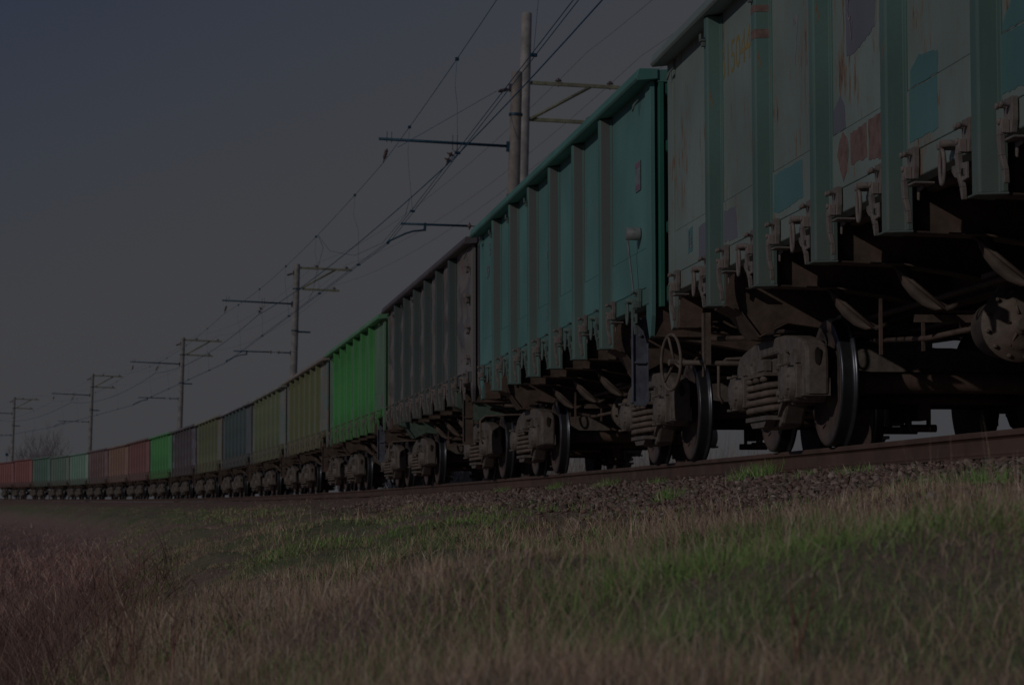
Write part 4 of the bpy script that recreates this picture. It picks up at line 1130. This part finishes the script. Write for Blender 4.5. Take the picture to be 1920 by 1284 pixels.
mess = span(SW, [(.3, 8.5), (.3, 8.44), (.3, 8.84), (.3, 8.7), (.3, 8.7), (.3, 8.6), (.3, 8.6)], [.35, .42, .5, .55, .6, .6])
wire('messenger_wire', mess, .0075, 'thin leftmost overhead wire carried on the mast arms')
thick = span(SW, [(-1.33, 8.2), (-1.33, 8.44), (-1.33, 8.84), (-1.33, 8.7), (-1.33, 8.7), (-1.33, 8.6), (-1.33, 8.6)], [.35, .30, .6, .7, .7, .6])
wire('feeder_cable', thick, .0145, 'thick dark overhead cable crossing in front of the masts')
for q, lab in ((-.035, 'left one of the twin contact wires above the track'), (.035, 'right one of the twin contact wires above the track')):
    cw = span(SW, [(.45 + q, 6.4), (.10 + q, 6.39), (.10 + q, 6.5), (.10 + q, 6.45), (.10 + q, 6.45), (.1 + q, 6.4), (.1 + q, 6.4)], [.0] * 6)
    wire('contact_wire', cw, .0078, lab)
def interp(P, s):
    for a, b in zip(P, P[1:]):
        if a[0] <= s <= b[0]:
            f = (s - a[0]) / (b[0] - a[0]); return (s, a[1] + (b[1] - a[1]) * f, a[2] + (b[2] - a[2]) * f)
cw0 = span(SW, [(.45, 6.4), (.10, 6.39), (.10, 6.5), (.10, 6.45), (.10, 6.45), (.1, 6.4), (.1, 6.4)], [.0] * 6)
drop_s = [37.0, 47.5, 57.0, 70.0, 80.0, 90.0, 101.0, 112.0, 128, 138, 149, 160, 182, 195, 208, 220, 240, 255, 268]
for k, s in enumerate(drop_s):
    a = interp(mess, s); c = interp(cw0, s + .3)
    m = ((a[0] + c[0]) / 2, (a[1] + c[1]) / 2 + .05 * (k % 3 - 1), (a[2] + c[2]) / 2)
    o = wire('dropper', [a, (a[0], a[1] + .02, a[2] * .7 + c[2] * .3), m, c], .0034, 'thin dropper wire hanging between the messenger and contact wires', 'dropper wire', 'droppers of the overhead line')
    b = MB(); b.box(-.07, .07, -.04, .04, -.03, .03); x, y = track(c[0], c[1]); q = put('clamp', b.mesh('clamp'), [M_STEEL], o); q.scale = (.8, .8, .8); q.location = Vector((x, y, c[2] + GRADE * s)) - o.location
    b = MB(); b.box(-.035, .035, -.035, .035, -.03, .03); x, y = track(a[0], a[1]); q = put('clamp', b.mesh('clamp'), [M_STEEL], o); q.location = Vector((x, y, a[2] + GRADE * s)) - o.location
# guy wire from the short mast head to the messenger
wire('guy_wire', [(64.0, -2.6, 10.46), (60.5, .33, 8.33)], .0065, 'wire sloping from the head of the short mast down to the messenger wire')
j0 = interp(mess, 79.5); j1 = interp(thick, 70.5)
wire('jumper_cable', [j0, (j0[0] - .5, j0[1] - .35, j0[2] - .55), (77, -.35, 7.35), (74, -.85, 7.45), (71.5, -1.2, 8.0), j1], .0065, 'looping jumper between the messenger wire and the thick cable')
j2 = interp(cw0, 84.0)
wire('jumper_cable', [j0, (80.2, .32, 7.9), (81.5, .38, 7.2), (83, .35, 6.7), j2], .006, 'hanging jumper from the messenger wire down to the contact wires')
for xx, zz, lab in ((-5.0, 11.55, 'faint high feeder wire nearest the masts on the right'), (-6.47, 11.55, 'faint high feeder wire farthest out on the right'), (-5.9, 10.5, 'faint lower feeder wire on the right')):
    tz = []
    for s_ in SW: tz.append((xx + (.9 if s_ > 100 else 0), (zz + .1) - (.15 if s_ > 100 else 0)))
    wire('line_wire', span(SW, tz, [.8, .8, .8, .8, .8, .8]), .0055, lab, mat=M_FAINT)

# ------------------------------------------------------------------ camera
F, Rr, U = CAMAX
cam = bpy.data.cameras.new('camera'); cam.sensor_width = 36; cam.lens = 4682.1 / 1920 * 36
cam.clip_start = .05; cam.clip_end = 6000
cam.dof.use_dof = True; cam.dof.focus_distance = 17.5; cam.dof.aperture_fstop = 7.5
co = bpy.data.objects.new('camera', cam); COL.objects.link(co)
Mx = Matrix.Identity(4)
for i in range(3): Mx[i][0] = Rr[i]; Mx[i][1] = U[i]; Mx[i][2] = -F[i]
Mx[0][3], Mx[1][3], Mx[2][3] = CAMX, 0, CAMZ
co.matrix_world = Mx; SC.camera = co

# ------------------------------------------------------------------ light
EL, PH = R(22), R(38)
sun_dir = Vector((-math.cos(PH) * math.cos(EL), -math.sin(PH) * math.cos(EL), math.sin(EL)))   # towards the sun
L = bpy.data.lights.new('sun', 'SUN'); L.energy = .42; L.angle = R(.53); L.color = (1, .93, .84)
lo = bpy.data.objects.new('sun', L); COL.objects.link(lo); lo.rotation_euler = sun_dir.to_track_quat('Z', 'Y').to_euler()
W = bpy.data.worlds.new('World'); SC.world = W; W.use_nodes = True; nt = W.node_tree
bg = nt.nodes['Background']; bg.inputs['Strength'].default_value = 1.0
sky = nt.nodes.new('ShaderNodeTexSky'); sky.sky_type = 'NISHITA'; sky.sun_disc = False; sky.sun_elevation = EL
sky.sun_rotation = math.atan2(sun_dir.x, sun_dir.y); sky.air_density = 1; sky.dust_density = 1.5; sky.ozone_density = 1
def N_(ty, **k):
    n = nt.nodes.new(ty)
    for a, v in k.items(): setattr(n, a, v)
    return n
tc = N_('ShaderNodeTexCoord')
dp = N_('ShaderNodeVectorMath', operation='DOT_PRODUCT')
blue = (F * 1.0 + Rr * (-.30) + U * (.42)).normalized()          # where the sky is bluest in view
dirn = (U * .80 - Rr * .45 + Vector((0, 0, .35))).normalized()
nt.links.new(tc.outputs['Generated'], dp.inputs[0]); dp.inputs[1].default_value = dirn
base = dirn.dot(F)
def pxdir(px, py): return (F + Rr * ((px - 960) / 4682.1) + U * ((642 - py) / 4682.1)).normalized()
d0 = dirn.dot(pxdir(600, 380)); d1 = dirn.dot(pxdir(-150, -150))
mr = N_('ShaderNodeMapRange', interpolation_type='LINEAR'); mr.inputs['From Min'].default_value = d0; mr.inputs['From Max'].default_value = d1
nt.links.new(dp.outputs['Value'], mr.inputs['Value'])
mx = N_('ShaderNodeValToRGB'); cr = mx.color_ramp
cr.elements[0].position = 0; cr.elements[0].color = (s2l(62.3), s2l(62.8), s2l(66.2), 1)
cr.elements[1].position = 1; cr.elements[1].color = (s2l(43), s2l(51.5), s2l(69), 1)
e = cr.elements.new(.35); e.color = (s2l(57), s2l(60.3), s2l(68), 1)
nt.links.new(mr.outputs[0], mx.inputs[0])
sc_ = N_('ShaderNodeMix', data_type='RGBA', blend_type='MULTIPLY'); sc_.inputs[0].default_value = 1; sc_.inputs[7].default_value = (.0062,) * 3 + (1,)
nt.links.new(sky.outputs[0], sc_.inputs[6])
m2 = N_('ShaderNodeMix', data_type='RGBA'); m2.inputs[0].default_value = .05
nt.links.new(mx.outputs[0], m2.inputs[6]); nt.links.new(sc_.outputs[2], m2.inputs[7]); nt.links.new(m2.outputs[2], bg.inputs['Color'])

SC.view_settings.view_transform = 'Standard'; SC.view_settings.look = 'None'; SC.view_settings.exposure = 0; SC.view_settings.gamma = 1
SC.cycles.max_bounces = 5; SC.cycles.diffuse_bounces = 3; SC.cycles.use_adaptive_sampling = False
SC.cycles.use_denoising = True
